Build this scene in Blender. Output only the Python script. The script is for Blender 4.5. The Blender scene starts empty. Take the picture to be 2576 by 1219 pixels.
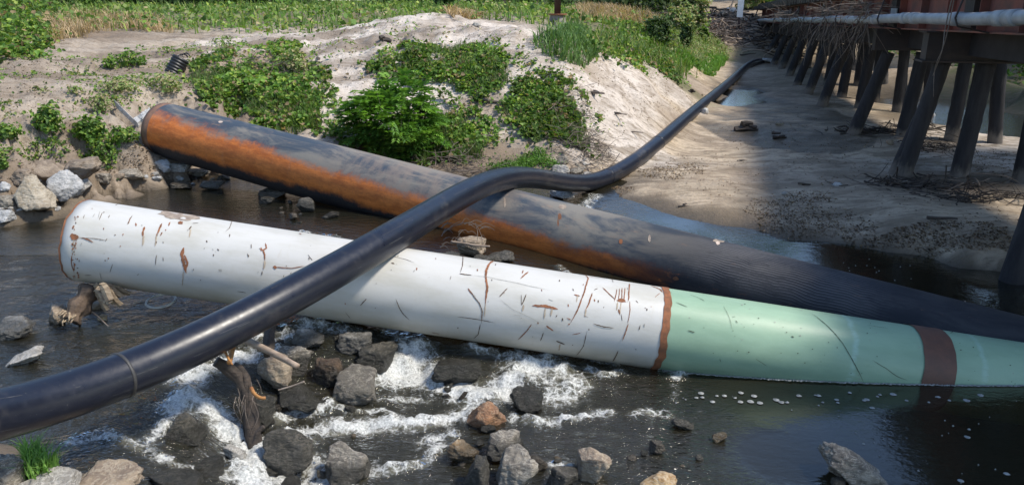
import bpy, math, random
import numpy as np
from mathutils import Vector, Matrix, noise as mnoise

# ------------------------------------------------------------------ camera, sky, sun, exposure
SC = bpy.context.scene
F = 1935.0; CAMH = 3.25; PITCH = math.radians(17.45)
CP, SP = math.cos(PITCH), math.sin(PITCH)
cd = bpy.data.cameras.new('camera'); cam = bpy.data.objects.new('camera', cd)
SC.collection.objects.link(cam); SC.camera = cam
cam.location = (0, 0, CAMH); cam.rotation_euler = (math.radians(90) - PITCH, 0, 0)
cd.sensor_width = 36.0; cd.lens = 36.0 * F / 2576.0; cd.clip_start = 0.05; cd.clip_end = 2000
W = bpy.data.worlds.new("World"); SC.world = W; W.use_nodes = True
wn = W.node_tree.nodes; wl = W.node_tree.links
SUN_EL, SUN_AZ = 54.0, 104.0          # azimuth measured clockwise from +Y (the view direction)
sky = wn.new('ShaderNodeTexSky'); sky.sky_type = 'NISHITA'; sky.sun_disc = False
sky.sun_elevation = math.radians(SUN_EL); sky.sun_rotation = math.radians(SUN_AZ)
sky.air_density = 1.0; sky.dust_density = 0.4; sky.ozone_density = 2.4
wn['Background'].inputs[1].default_value = 0.15
wl.new(sky.outputs[0], wn['Background'].inputs[0])
sl = bpy.data.lights.new('sun', 'SUN'); sl.energy = 3.3; sl.angle = math.radians(8.0); sl.color = (1.0, .93, .82)
sun = bpy.data.objects.new('sun', sl); SC.collection.objects.link(sun)
_se, _sa = math.radians(SUN_EL), math.radians(SUN_AZ)
sdir = Vector((math.sin(_sa) * math.cos(_se), math.cos(_sa) * math.cos(_se), math.sin(_se)))
sun.rotation_euler = sdir.to_track_quat('Z', 'Y').to_euler()
SC.view_settings.view_transform = 'Standard'; SC.view_settings.look = 'None'
SC.view_settings.exposure = 0.6; SC.view_settings.gamma = 1.0
SC.render.engine = 'CYCLES'
SC.cycles.max_bounces = 6; SC.cycles.transparent_max_bounces = 12
SC.cycles.caustics_reflective = False; SC.cycles.caustics_refractive = False

RND = random.Random(7)
RG = np.random.default_rng(11)

# ------------------------------------------------------------------ helpers
def ray(px, py):
    cx, cy = (px - 1288) / F, (609.5 - py) / F
    return np.array([cx, CP + cy * SP, -SP + cy * CP])
def P(px, py, t):
    d = ray(px, py); return Vector((d[0] * t, d[1] * t, CAMH + d[2] * t))
def PZ(px, py, z):
    d = ray(px, py); t = (z - CAMH) / d[2]; return Vector((d[0] * t, d[1] * t, z))

def tag(o, label=None, cat=None, group=None, kind=None):
    if label: o['label'] = label
    if cat: o['category'] = cat
    if group: o['group'] = group
    if kind: o['kind'] = kind
    return o
def empty(name, loc=(0, 0, 0), rot=(0, 0, 0)):
    o = bpy.data.objects.new(name, None); SC.collection.objects.link(o)
    o.location = loc; o.rotation_euler = rot; return o
def link(name, me, parent=None, loc=None):
    o = bpy.data.objects.new(name, me); SC.collection.objects.link(o)
    if parent: o.parent = parent
    if loc is not None: o.location = loc
    return o

class MB:
    """collects geometry for ONE mesh"""
    def __init__(s): s.v = []; s.f = []; s.m = []; s.c = []
    def add(s, vs, fs, mi=0, col=None):
        b = len(s.v); s.v.extend([tuple(v) for v in vs])
        for f in fs: s.f.append(tuple(i + b for i in f)); s.m.append(mi)
        s.c.extend([col or (1, 1, 1)] * len(vs))
    def box(s, c, sx, sy, sz, M=None, mi=0):
        vs = [Vector((x * sx / 2, y * sy / 2, z * sz / 2)) for x in (-1, 1) for y in (-1, 1) for z in (-1, 1)]
        if M is not None: vs = [M @ v for v in vs]
        vs = [v + Vector(c) for v in vs]
        s.add(vs, [(0, 1, 3, 2), (4, 6, 7, 5), (0, 4, 5, 1), (2, 3, 7, 6), (0, 2, 6, 4), (1, 5, 7, 3)], mi)
    def tube(s, pts, rad, n=8, mi=0, cap=True, col=None, rough=0.0, seed=0):
        pts = [Vector(p) for p in pts]
        if not hasattr(rad, '__len__'): rad = [rad] * len(pts)
        vs = []; prev = None
        for i, p in enumerate(pts):
            d = (pts[min(i + 1, len(pts) - 1)] - pts[max(i - 1, 0)])
            if d.length < 1e-9: d = Vector((0, 0, 1))
            d.normalize()
            if prev is None:
                a = d.orthogonal().normalized()
            else:
                a = (prev - d * prev.dot(d))
                a = a.normalized() if a.length > 1e-6 else d.orthogonal().normalized()
            prev = a; b = d.cross(a)
            for k in range(n):
                th = 2 * math.pi * k / n
                r = rad[i]
                if rough: r *= 1 + rough * mnoise.noise(Vector((p.x * 6 + seed, p.z * 6 + k * 1.7, p.y * 6)))
                vs.append(p + (a * math.cos(th) + b * math.sin(th)) * r)
        fs = []
        for i in range(len(pts) - 1):
            for k in range(n):
                k2 = (k + 1) % n
                fs.append((i * n + k, i * n + k2, (i + 1) * n + k2, (i + 1) * n + k))
        if cap: fs.append(tuple(range(n - 1, -1, -1))); fs.append(tuple((len(pts) - 1) * n + k for k in range(n)))
        s.add(vs, fs, mi, col)
    def build(s, name, mats, parent=None, smooth=False, loc=None, origin=None):
        vs = s.v
        if origin is not None: vs = [(v[0] - origin[0], v[1] - origin[1], v[2] - origin[2]) for v in vs]
        me = bpy.data.meshes.new(name); me.from_pydata(vs, [], s.f)
        if not isinstance(mats, (list, tuple)): mats = [mats]
        for m in mats: me.materials.append(m)
        me.polygons.foreach_set('material_index', s.m)
        if smooth: me.polygons.foreach_set('use_smooth', [True] * len(s.f))
        if any(c != (1, 1, 1) for c in s.c[:1] + s.c[-1:]):
            at = me.color_attributes.new('col', 'FLOAT_COLOR', 'POINT')
            at.data.foreach_set('color', np.array([(a, b, c, 1) for a, b, c in s.c], dtype=np.float32).ravel())
        me.update()
        o = link(name, me, parent, loc if loc is not None else origin)
        return o

def fast_mesh(name, V, Fq, mats, col=None, colname='col', smooth=False, parent=None, origin=None, mi=None):
    """numpy mesh; Fq is (n,3) or (n,4)"""
    me = bpy.data.meshes.new(name)
    V = np.asarray(V, dtype=np.float32)
    if origin is not None: V = V - np.array(origin, dtype=np.float32)
    n, k = Fq.shape
    me.vertices.add(len(V)); me.vertices.foreach_set('co', V.ravel())
    me.loops.add(n * k); me.loops.foreach_set('vertex_index', Fq.astype(np.int32).ravel())
    me.polygons.add(n); me.polygons.foreach_set('loop_start', np.arange(0, n * k, k, dtype=np.int32))
    me.polygons.foreach_set('loop_total', np.full(n, k, dtype=np.int32))
    if smooth: me.polygons.foreach_set('use_smooth', np.ones(n, dtype=bool))
    if not isinstance(mats, (list, tuple)): mats = [mats]
    for m in mats: me.materials.append(m)
    if mi is not None: me.polygons.foreach_set('material_index', mi.astype(np.int32))
    me.update(calc_edges=True)
    if col is not None:
        for nm, c in (col.items() if isinstance(col, dict) else {colname: col}.items()):
            c4 = np.ones((len(V), 4), dtype=np.float32); c4[:, :3] = c
            at = me.color_attributes.new(nm, 'FLOAT_COLOR', 'POINT'); at.data.foreach_set('color', c4.ravel())
    o = link(name, me, parent)
    if origin is not None: o.location = origin
    return o

# numpy value noise
def _h(ix, iy, iz, s):
    n = (ix.astype(np.int64) * 374761393 + iy.astype(np.int64) * 668265263 + iz.astype(np.int64) * 2147483647 + s * 144665) & 0xffffffff
    n = ((n ^ (n >> 13)) * 1274126177) & 0xffffffff
    n = n ^ (n >> 16)
    return (n & 0xffff) / 32767.5 - 1.0
def vn(x, y, z=None, s=0):
    x = np.asarray(x, float); y = np.asarray(y, float); z = np.zeros_like(x) if z is None else np.asarray(z, float)
    ix, iy, iz = np.floor(x), np.floor(y), np.floor(z)
    fx, fy, fz = x - ix, y - iy, z - iz
    fx = fx * fx * (3 - 2 * fx); fy = fy * fy * (3 - 2 * fy); fz = fz * fz * (3 - 2 * fz)
    def c(a, b, d): return _h(ix + a, iy + b, iz + d, s)
    def l(a, b, t): return a + (b - a) * t
    x00 = l(c(0, 0, 0), c(1, 0, 0), fx); x10 = l(c(0, 1, 0), c(1, 1, 0), fx)
    if not np.any(fz): return l(x00, x10, fy)
    x01 = l(c(0, 0, 1), c(1, 0, 1), fx); x11 = l(c(0, 1, 1), c(1, 1, 1), fx)
    return l(l(x00, x10, fy), l(x01, x11, fy), fz)
def fbm(x, y, z=None, o=4, s=0, g=.5):
    r = 0; a = 1; f = 1
    for i in range(o):
        r = r + a * vn(x * f, y * f, None if z is None else z * f, s + i); a *= g; f *= 2.03
    return r

# ------------------------------------------------------------------ materials
def newmat(name):
    m = bpy.data.materials.new(name); m.use_nodes = True
    nt = m.node_tree; b = nt.nodes['Principled BSDF']; return m, nt, b
class NT:
    def __init__(s, nt): s.nt = nt
    def n(s, t, **k):
        x = s.nt.nodes.new(t)
        for a, v in k.items(): setattr(x, a, v)
        return x
    def l(s, a, b): s.nt.links.new(a, b)
    def inp(s, sock, v):
        if isinstance(v, bpy.types.NodeSocket): s.l(v, sock)
        elif v is not None:
            if hasattr(v, '__len__') and len(v) == 3 and sock.type == 'RGBA': v = (*v, 1)
            sock.default_value = v
    def noise(s, vec, scale, detail=4, rough=.6, dist=0, out=0):
        x = s.n('ShaderNodeTexNoise'); s.inp(x.inputs['Vector'], vec); x.inputs['Scale'].default_value = scale
        x.inputs['Detail'].default_value = detail; x.inputs['Roughness'].default_value = rough; x.inputs['Distortion'].default_value = dist
        return x.outputs[out]
    def math(s, op, a, b=None, c=None, clamp=False):
        x = s.n('ShaderNodeMath', operation=op); x.use_clamp = clamp
        s.inp(x.inputs[0], a)
        if b is not None: s.inp(x.inputs[1], b)
        if c is not None: s.inp(x.inputs[2], c)
        return x.outputs[0]
    def mix(s, f, a, b, mode='MIX'):
        x = s.n('ShaderNodeMix', data_type='RGBA', blend_type=mode)
        s.inp(x.inputs[0], f); s.inp(x.inputs[6], a); s.inp(x.inputs[7], b); return x.outputs[2]
    def ramp(s, f, stops, interp='LINEAR'):
        x = s.n('ShaderNodeValToRGB'); s.inp(x.inputs[0], f); r = x.color_ramp; r.interpolation = interp
        while len(r.elements) < len(stops): r.elements.new(.5)
        for e, (p, c) in zip(r.elements, stops):
            e.position = p; e.color = (*c, 1) if hasattr(c, '__len__') else (c, c, c, 1)
        return x.outputs[0]
    def ss(s, v, lo, hi):
        x = s.n('ShaderNodeMapRange', interpolation_type='SMOOTHSTEP'); s.inp(x.inputs[0], v)
        s.inp(x.inputs[1], lo); s.inp(x.inputs[2], hi); return x.outputs[0]
    def bump(s, h, strength, dist, normal=None):
        x = s.n('ShaderNodeBump'); s.inp(x.inputs['Height'], h); x.inputs['Strength'].default_value = strength
        x.inputs['Distance'].default_value = dist
        if normal is not None: s.l(normal, x.inputs['Normal'])
        return x.outputs[0]
    def coord(s, which='Object'): return s.n('ShaderNodeTexCoord').outputs[which]
    def map(s, vec, scale=(1, 1, 1), rot=(0, 0, 0)):
        x = s.n('ShaderNodeMapping'); s.l(vec, x.inputs[0]); x.inputs['Scale'].default_value = scale; x.inputs['Rotation'].default_value = rot
        return x.outputs[0]
    def attr(s, nm): return s.n('ShaderNodeAttribute', attribute_name=nm).outputs['Color']

def simple(name, col, rough=.7, var=.25, scale=6, bump=.3, bdist=.01, col2=None, stretch=(1, 1, 1), metal=0, spec=.5):
    m, nt, b = newmat(name); N = NT(nt); v = N.map(N.coord(), stretch)
    n1 = N.noise(v, scale, 6, .65); n2 = N.noise(v, scale * 7, 4, .7)
    c2 = col2 or tuple(c * (1 - var * 1.6) for c in col)
    c = N.mix(N.ss(n1, .35, .68), c2, col)
    c = N.mix(N.ss(n2, .55, .75), c, tuple(x * (1 - var) for x in col))
    N.l(c, b.inputs['Base Color']); b.inputs['Roughness'].default_value = rough; b.inputs['Metallic'].default_value = metal
    b.inputs['Specular IOR Level'].default_value = spec
    h = N.math('ADD', n1, N.math('MULTIPLY', n2, .5)); N.l(N.bump(h, bump, bdist), b.inputs['Normal'])
    return m

# ------------------------------------------------------------------ terrain and water height fields
class RBF:
    def __init__(s, pts):
        p = np.array([(a[0], a[1]) for a in pts]); z = np.array([a[2] for a in pts], float)
        n = len(p); r = np.sqrt(((p[:, None] - p[None]) ** 2).sum(-1)); r = s.k(r)
        A = np.zeros((n + 3, n + 3)); A[:n, :n] = r + np.eye(n) * -0.02
        A[:n, n] = 1; A[:n, n + 1:] = p; A[n, :n] = 1; A[n + 1:, :n] = p.T
        s.p = p; s.w = np.linalg.lstsq(A, np.concatenate([z, [0, 0, 0]]), rcond=None)[0]
    def k(s, r): return np.sqrt(r * r + .09)
    def __call__(s, x, y):
        x = np.asarray(x, float); y = np.asarray(y, float); sh = x.shape
        x = x.ravel(); y = y.ravel(); out = np.empty(len(x)); n = len(s.p)
        for i in range(0, len(x), 20000):
            a, b = x[i:i + 20000], y[i:i + 20000]
            r = s.k(np.sqrt((a[:, None] - s.p[:, 0]) ** 2 + (b[:, None] - s.p[:, 1]) ** 2))
            out[i:i + 20000] = r @ s.w[:n] + s.w[n] + s.w[n + 1] * a + s.w[n + 2] * b
        return out.reshape(sh)

SND = (.66, .585, .51); BRN = (.40, .32, .24); WET = (.15, .12, .085); DRT = (.24, .185, .135)
GRS = (.11, .125, .045); PLN = (.44, .37, .295); CRK = (.54, .435, .315); MUD = (.10, .085, .06); TWG = (.33, .26, .19)
TP = [  # (px, py, depth t, colour)  -> the left bank, the dune, the plain behind
 (-300,560,9.6,DRT),(-300,400,10.4,DRT),(-300,250,12,PLN),(-300,120,16.5,PLN),(-300,40,28,GRS),
 (40,570,10.1,WET),(40,510,10.35,DRT),(60,450,10.7,DRT),(60,350,11.4,PLN),(60,280,12.2,PLN),(60,200,14,PLN),(60,150,16,PLN),(60,100,19.5,PLN),(60,60,24,GRS),(60,28,36,GRS),
 (200,500,10.9,WET),(210,440,11.4,DRT),(210,370,11.9,DRT),(210,300,12.4,PLN),(210,220,13.6,PLN),(210,150,16.2,PLN),(210,90,20.5,DRT),(210,60,25,GRS),(210,28,38,GRS),
 (430,475,12.2,WET),(330,455,11.9,BRN),(420,430,12.4,BRN),(390,385,12.7,DRT),(380,330,13.0,PLN),(400,240,14,PLN),(400,180,16,PLN),(400,120,19,PLN),(400,75,25,GRS),(400,30,40,GRS),
 (650,445,13.0,WET),(650,400,13.3,DRT),(650,340,13.9,DRT),(650,250,15,DRT),(650,170,16.5,BRN),(640,100,18.4,SND),(620,80,22,PLN),(600,50,28,GRS),(600,25,42,GRS),
 (800,300,14.4,SND),(800,180,16.3,SND),(850,120,18,SND),(850,90,21.5,PLN),(860,70,25,PLN),
 (900,452,12.9,WET),(900,400,13.6,DRT),(900,330,14.3,SND),(900,240,15.4,SND),(900,160,16.8,SND),(950,100,18.3,SND),(960,56,20,SND),(900,52,27,GRS),
 (1100,452,13.1,WET),(1120,400,13.8,DRT),(1100,320,14.6,BRN),(1100,230,15.7,SND),(1100,150,16.7,SND),(1090,90,18,SND),(1090,44,19.4,SND),(1060,60,23.5,PLN),(1200,66,19,SND),(1180,110,17.6,SND),
 (1300,450,13.5,DRT),(1300,400,14,DRT),(1300,300,14.9,SND),(1300,220,15.6,SND),(1300,140,16.5,SND),(1300,88,17.6,SND),(1300,64,21,PLN),
 (1450,440,13.8,BRN),(1450,380,14.3,SND),(1440,290,15.1,SND),(1450,200,16,SND),(1430,130,17.2,BRN),(1430,90,19.5,PLN),
 (1600,405,15.1,SND),(1600,340,15.7,SND),(1600,260,16.9,SND),(1600,190,18.3,SND),(1600,130,21.5,GRS),(1600,80,27,GRS),(1640,50,36,GRS),
 (1740,305,19.3,CRK),(1720,240,20.4,SND),(1700,190,22,GRS),(1700,120,27.5,GRS),(1690,70,36,GRS),
 (1775,225,24.5,BRN),(1780,170,32,CRK),(1790,140,36,GRS),(1800,100,41,BRN),(1840,80,44,BRN),(1860,48,46.5,TWG),(1900,60,46,DRT),(1760,100,38,GRS),(1780,50,46,TWG),
 (1000,24,45,GRS),(1400,40,30,GRS),(1400,27,45,GRS),(1600,24,55,GRS),(1000,16,70,GRS),(1500,15,75,GRS),(200,12,70,GRS),(1850,16,70,GRS)]
ZP = [  # (px, py, z, colour): water beds and the creek bed
 (-200,700,.05,MUD),(-200,900,.05,MUD),(80,640,.12,MUD),(80,760,.12,MUD),(80,900,.15,MUD),(300,620,.1,MUD),(300,800,.1,MUD),(550,530,.1,MUD),(750,540,.1,MUD),(560,720,.08,MUD),
 (800,640,.1,MUD),(250,1000,.15,MUD),(350,1100,.12,MUD),(950,600,.12,MUD),(1100,640,.12,MUD),(1250,660,.05,MUD),(900,520,.15,MUD),(1150,520,.15,MUD),
 (60,1170,.45,DRT),(200,1219,.4,DRT),(-150,1150,.5,DRT),(550,1000,.15,MUD),(500,1130,.05,MUD),(600,1200,-.1,MUD),
 (700,1150,-.2,MUD),(800,1040,-.15,MUD),(750,900,.05,MUD),(900,860,.05,MUD),(1050,860,-.05,MUD),(1100,940,-.18,MUD),(1000,1100,-.25,MUD),(1250,1000,-.25,MUD),
 (1300,1150,-.3,MUD),(900,1200,-.3,MUD),(1500,1000,-.3,MUD),(1500,1200,-.3,MUD),(1800,1050,-.4,MUD),(1800,1200,-.4,MUD),(2200,1100,-.5,MUD),(2500,1100,-.5,MUD),(2500,950,-.5,MUD),
 (2000,900,-.45,MUD),(1700,850,-.35,MUD),(1450,740,-.1,MUD),(1600,700,-.2,MUD),(1850,740,-.3,MUD),(2200,780,-.4,MUD),(2700,900,-.5,MUD),
 (1450,560,.1,MUD),(1600,560,-.08,MUD),(1750,590,-.12,MUD),(1900,610,-.13,MUD),(2100,680,-.3,MUD),(2300,720,-.35,MUD),(2500,760,-.35,MUD),
 (1500,500,.06,WET),(1570,505,.04,WET),(1640,522,.03,WET),(1720,540,.03,WET),(1820,562,.02,WET),(1920,578,.02,WET),(1965,596,.02,WET),(2120,608,.02,WET),(2250,632,.02,WET),(2400,668,.02,WET),(2540,730,-.12,WET),(2650,800,-.25,WET),
 (1480,470,.1,BRN),(1540,450,.13,CRK),(1600,475,.14,CRK),(1750,500,.13,CRK),(1950,550,.1,CRK),(2150,580,.1,CRK),(2350,620,.12,CRK),(2500,650,.14,CRK),(2700,700,.15,CRK),
 (1700,430,.2,CRK),(1900,450,.16,BRN),(2100,480,.18,CRK),(2300,520,.28,CRK),(2500,560,.3,CRK),(2200,450,.14,BRN),(2400,470,.12,DRT),(2550,500,.2,CRK),(2800,560,.3,CRK),
 (1700,370,.26,CRK),(1850,380,.24,CRK),(2000,380,.28,CRK),(2200,380,.3,CRK),(2350,400,.3,SND),(2500,400,.28,SND),(2700,450,.25,SND),
 (1740,340,.30,BRN),(1850,310,.36,CRK),(2000,310,.33,CRK),(2150,320,.33,CRK),(2350,330,.28,SND),(2450,350,.25,SND),
 (1900,262,.34,CRK),(2000,255,.36,BRN),(2100,265,.34,CRK),(2200,262,.28,CRK),(1950,220,.36,BRN),(2050,215,.38,BRN),
 (1850,250,.08,WET),(1840,228,.08,WET),(1815,272,.10,WET),(1895,242,.12,WET),(1870,262,.14,WET),(1785,262,.32,WET),(1770,285,.34,CRK),(1925,243,.34,BRN),(1860,285,.36,CRK),(1930,235,.36,BRN),
 (1880,190,.38,BRN),(1860,215,.36,WET),(1800,195,.4,CRK),(1780,215,.4,CRK),(1930,160,.45,DRT),(1850,165,.45,CRK),(1760,185,.5,CRK),
 (2300,300,.16,WET),(2200,245,.15,WET),(2550,345,.12,SND),(2250,215,-.1,MUD),(2400,240,-.15,MUD),(2550,290,-.15,MUD),(2750,330,-.2,MUD),
 (2230,198,.15,BRN),(2320,196,.15,BRN),(2430,205,.12,GRS),(2550,225,.15,GRS),(2700,250,.2,GRS),(2230,178,.8,BRN),(2350,170,.9,BRN),(2450,175,1.0,GRS),(2600,180,1.2,GRS),(2100,170,.6,BRN)]
_tp = [(P(a, b, t), c) for a, b, t, c in TP] + [(PZ(a, b, z), c) for a, b, z, c in ZP]
_tp += [(Vector(v), c) for v, c in [((-60, 60, 3.2), GRS), ((-60, 20, 2.5), GRS), ((-14, 2, .6), DRT), ((-4, 0, .6), DRT), ((0, 0, -.3), MUD), ((4, 0, -.4), MUD),
        ((7, 3, -.4), MUD), ((10, 8, .2), CRK), ((14, 12, .2), CRK), ((30, 20, .8), GRS), ((60, 30, 1.8), GRS), ((60, 60, 2.4), GRS), ((25, 60, 2.4), GRS), ((40, 120, 2.8), GRS), ((-30, 120, 3), GRS),
        ((0, 160, 2.9), GRS), ((100, 160, 2.8), GRS), ((-100, 160, 3.2), GRS), ((14, 46, 1.8), DRT), ((18, 48, 1.9), DRT), ((22, 50, 2.0), GRS), ((15.8, 53, 2.9), BRN), ((17.5, 60, 3.3), BRN), ((22, 80, 3.3), BRN)]]
TER = RBF([p for p, c in _tp])
CP_XY = np.array([(p[0], p[1]) for p, c in _tp]); CP_C = np.array([c for p, c in _tp])

def inpoly(x, y, poly):
    x = np.asarray(x); y = np.asarray(y); r = np.zeros(x.shape, bool); n = len(poly)
    for i in range(n):
        x1, y1 = poly[i][0], poly[i][1]; x2, y2 = poly[(i + 1) % n][0], poly[(i + 1) % n][1]
        c = ((y1 > y) != (y2 > y)); r ^= c & (x < (x2 - x1) * (y - y1) / ((y2 - y1) or 1e-9) + x1)
    return r
def TZ(x, y):
    x = np.asarray(x, float); y = np.asarray(y, float)
    z = TER(x, y)
    far = np.clip((y - 60) / 60, 0, 1); z = z * (1 - far) + far * np.clip(z, 2.2, 3.2)
    hi = np.clip((z - .45) / .6, 0, 1)
    flat = np.clip((z - 1.3) / .5, 0, 1) * np.clip((2 - x) / 3, 0, 1)
    n1 = fbm(x * 1.1, y * 1.1, o=4, s=3); n2 = fbm(x * 4.3, y * 4.3, o=4, s=9)
    z = z + hi * (n1 * .06 + n2 * .030) + (1 - hi) * (n1 * .012 + n2 * .006)
    # wheel ruts across the plain, running away to the right
    u = (-x * .30 + y * .95); v = x * .95 + y * .30
    rut = np.sin(u * 3.2 + fbm(v * .25, u * .3, o=2, s=5) * 2.2)
    z = z + flat * np.clip((26 - y) / 6, 0, 1) * (rut * .055 + fbm(v * 1.2, u * 5, o=4, s=21) * .055)
    # wind and water ripples on the creek sand
    rp = np.sin((x * .5 + y * 1.1) * 7 + fbm(x * .9, y * .9, o=3, s=33) * 4)
    z = z + (1 - hi) * np.clip((z - .05) / .1, 0, 1) * (rp * .010 + fbm(x * 1.8, y * 3.2, o=3, s=35) * .022)
    # gullies down the dune faces
    g = np.clip((x - 1.2) / 1.5, 0, 1) * np.clip((7 - x) / 2, 0, 1) * hi * np.clip((24 - y) / 4, 0, 1)
    uu = (x * .45 + y * .9)
    z = z + g * (fbm(uu * 3.4, (x * .9 - y * .45) * .35, o=3, s=44) * .05)
    # lumpy broken earth bank on the left
    b = np.clip((-3.5 - x) / 1.5, 0, 1) * np.clip((z - .4) / .2, 0, 1) * np.clip((1.7 - z) / .4, 0, 1)
    bb = fbm(x * 1.7, y * 1.7, o=5, s=71, g=.6); z = z + b * (bb * .22 - np.clip(-.1 - bb, 0, .4) * .5)
    # small peaks of the dumped sand
    pk = np.exp(-(((x + .2) / 5) ** 2 + ((y - 18.2) / 1.6) ** 2)) * hi
    z = z + pk * np.abs(fbm(x * 1.0 + 3, y * .8, o=3, s=81)) * .22
    return z
WP = [(-200,650,.42),(60,600,.42),(80,760,.42),(80,900,.41),(300,620,.42),(650,520,.42),(300,800,.42),(560,720,.42),(800,640,.41),(900,540,.42),(250,1000,.40),(300,1080,.38),(100,1130,.38),(200,1190,.36),
 (450,1000,.38),(540,1010,.30),(480,1130,.24),(600,1080,.14),(560,1190,.12),(640,1150,.04),(700,1190,.0),(700,1060,.08),(650,880,.36),(740,830,.36),(850,840,.33),(950,850,.26),(1010,880,.16),(1050,930,.05),(850,1000,.10),(800,1080,.03),
 (1000,620,.4),(1150,640,.38),(1300,660,.3),(1450,700,.16),(1150,860,.22),(1250,880,.13),(1150,960,.03),(1350,900,.1),(1500,930,.03),(1300,980,.02),(1600,760,.06),(1700,850,.0),
 (950,1080,.0),(1200,1100,.0),(1600,1000,.0),(2000,1100,.0),(2400,1000,.0),(1200,1219,.0),(1750,585,.0),(1600,545,.02),(1500,540,.06),(1450,580,.12),(1900,620,.0),(2200,700,.0),(2500,800,.0),(2700,950,0)]
_wp = [PZ(a, b, z) for a, b, z in WP] + [Vector((-4, 1, .35)), Vector((0, 1, 0)), Vector((4, 1, 0)), Vector((-10, 4, .4)), Vector((9, 8, 0)), Vector((9, 14, 0)), Vector((-12, 14, .42)), Vector((0, 16, .3))]
WAT = RBF(_wp)
def foampath(pts, w, s): return ([PZ(a, b, float(WAT(*PZ(a, b, .1).xy[:]))) for a, b in pts], w, s)
FOAM = [([(430,1010),(470,985),(530,990),(570,1040),(600,1090),(625,1140),(640,1180),(640,1215)],.085,1.1),
 ([(545,1010),(590,1075),(620,1120)],.06,1.2),
 ([(180,1105),(250,1085),(340,1100),(400,1120),(440,1150),(470,1165)],.04,.6),([(350,1100),(400,1060),(430,1015)],.04,.5),
 ([(470,948),(530,915),(590,890),(620,880)],.09,1.0),([(560,860),(600,850),(650,835)],.06,.55),
 ([(720,825),(780,800),(850,810),(900,830)],.09,.65),([(700,880),(690,850),(740,830)],.06,.6),([(1035,845),(1040,880),(1000,925),(970,945),(1050,950),(1130,975),(1200,1000),(1260,985),(1310,950),(1350,925)],.13,1.05),
 ([(1030,930),(1100,965),(1180,985)],.1,1.0),([(1300,900),(1350,915),(1400,925),(1450,965),(1400,1000)],.12,.75),([(1180,855),(1240,880),(1300,900),(1380,895),(1450,890),(1550,915)],.05,.65),([(1280,990),(1300,960),(1390,960)],.14,.6),
 ([(1200,1000),(1180,1040),(1120,1050),(1080,1065),(1010,1070),(940,1075),(880,1075),(820,1090),(770,1105),(700,1120)],.07,1.0),
 ([(800,1100),(760,1120),(740,1140),(790,1160),(780,1190)],.07,.8),([(650,1130),(690,1190),(740,1205),(820,1200),(850,1215)],.11,1.0),([(620,1170),(600,1200),(700,1215)],.1,.9),([(700,1050),(740,1030),(790,1040),(830,1020)],.06,.6),
 ([(1300,1050),(1370,1065),(1450,1050),(1530,1038)],.05,.8),([(960,1010),(1020,1005),(1080,1010)],.04,.55),([(1000,1050),(960,1035),(900,1040),(850,1030)],.03,.5),
 ([(1140,1090),(1090,1100),(1070,1110),(1110,1120),(1080,1145)],.05,.7),([(860,1215),(900,1190),(960,1185),(1030,1170),(1070,1160)],.05,.7),([(1590,1045),(1630,1035),(1680,1045)],.05,.6),
 ([(1640,805),(1600,790),(1550,775)],.05,.5),([(1410,670),(1430,690),(1500,700)],.05,.5),([(970,890),(1000,860)],.06,.6),([(1480,925),(1520,950),(1560,935)],.04,.6),([(1720,935),(1700,950)],.05,.7),([(1400,1168),(1430,1175)],.04,.8),
 ([(1500,490),(1470,520),(1500,540)],.1,.5),([(690,590),(760,585),(850,595)],.06,.4)]
FOAM = [foampath(*f) for f in FOAM]
def foam_at(x, y):
    out = np.zeros(x.shape)
    for pts, w, s in FOAM:
        xs = [p.x for p in pts]; ys = [p.y for p in pts]; m = (x > min(xs) - .6) & (x < max(xs) + .6) & (y > min(ys) - .6) & (y < max(ys) + .6)
        if not m.any(): continue
        xx, yy = x[m], y[m]; d = np.full(xx.shape, 9.)
        for a, b in zip(pts[:-1], pts[1:]):
            vx, vy = b.x - a.x, b.y - a.y; L = vx * vx + vy * vy + 1e-9
            t = np.clip(((xx - a.x) * vx + (yy - a.y) * vy) / L, 0, 1)
            d = np.minimum(d, np.hypot(xx - a.x - t * vx, yy - a.y - t * vy))
        f = s * np.exp(-(d / (w * 1.15)) ** 2) + .11 * s * np.exp(-(d / (w * 3.2)) ** 2)
        out[m] = np.maximum(out[m], f)
    return out
def WZ(x, y, disp=True):
    x = np.asarray(x, float); y = np.asarray(y, float); z = WAT(x, y)
    return z
def hit(px, py, water=False, off=0.0):
    """where the sight line through a point of the photograph meets the ground (or the water lying on it)"""
    d = ray(px, py); ts = np.concatenate([np.arange(2.5, 30, .04), np.arange(30, 140, .3)])
    x, y, z = d[0] * ts, d[1] * ts, CAMH + d[2] * ts
    g = TZ(x, y)
    if water: g = np.maximum(g, np.where((y < 16) & (x < 10), WAT(x, y), g - 1))
    below = np.nonzero(z < g + off)[0]
    if len(below) == 0: i = len(ts) - 1
    else: i = below[0]
    return Vector((x[i], y[i], float(g[i])))

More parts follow.
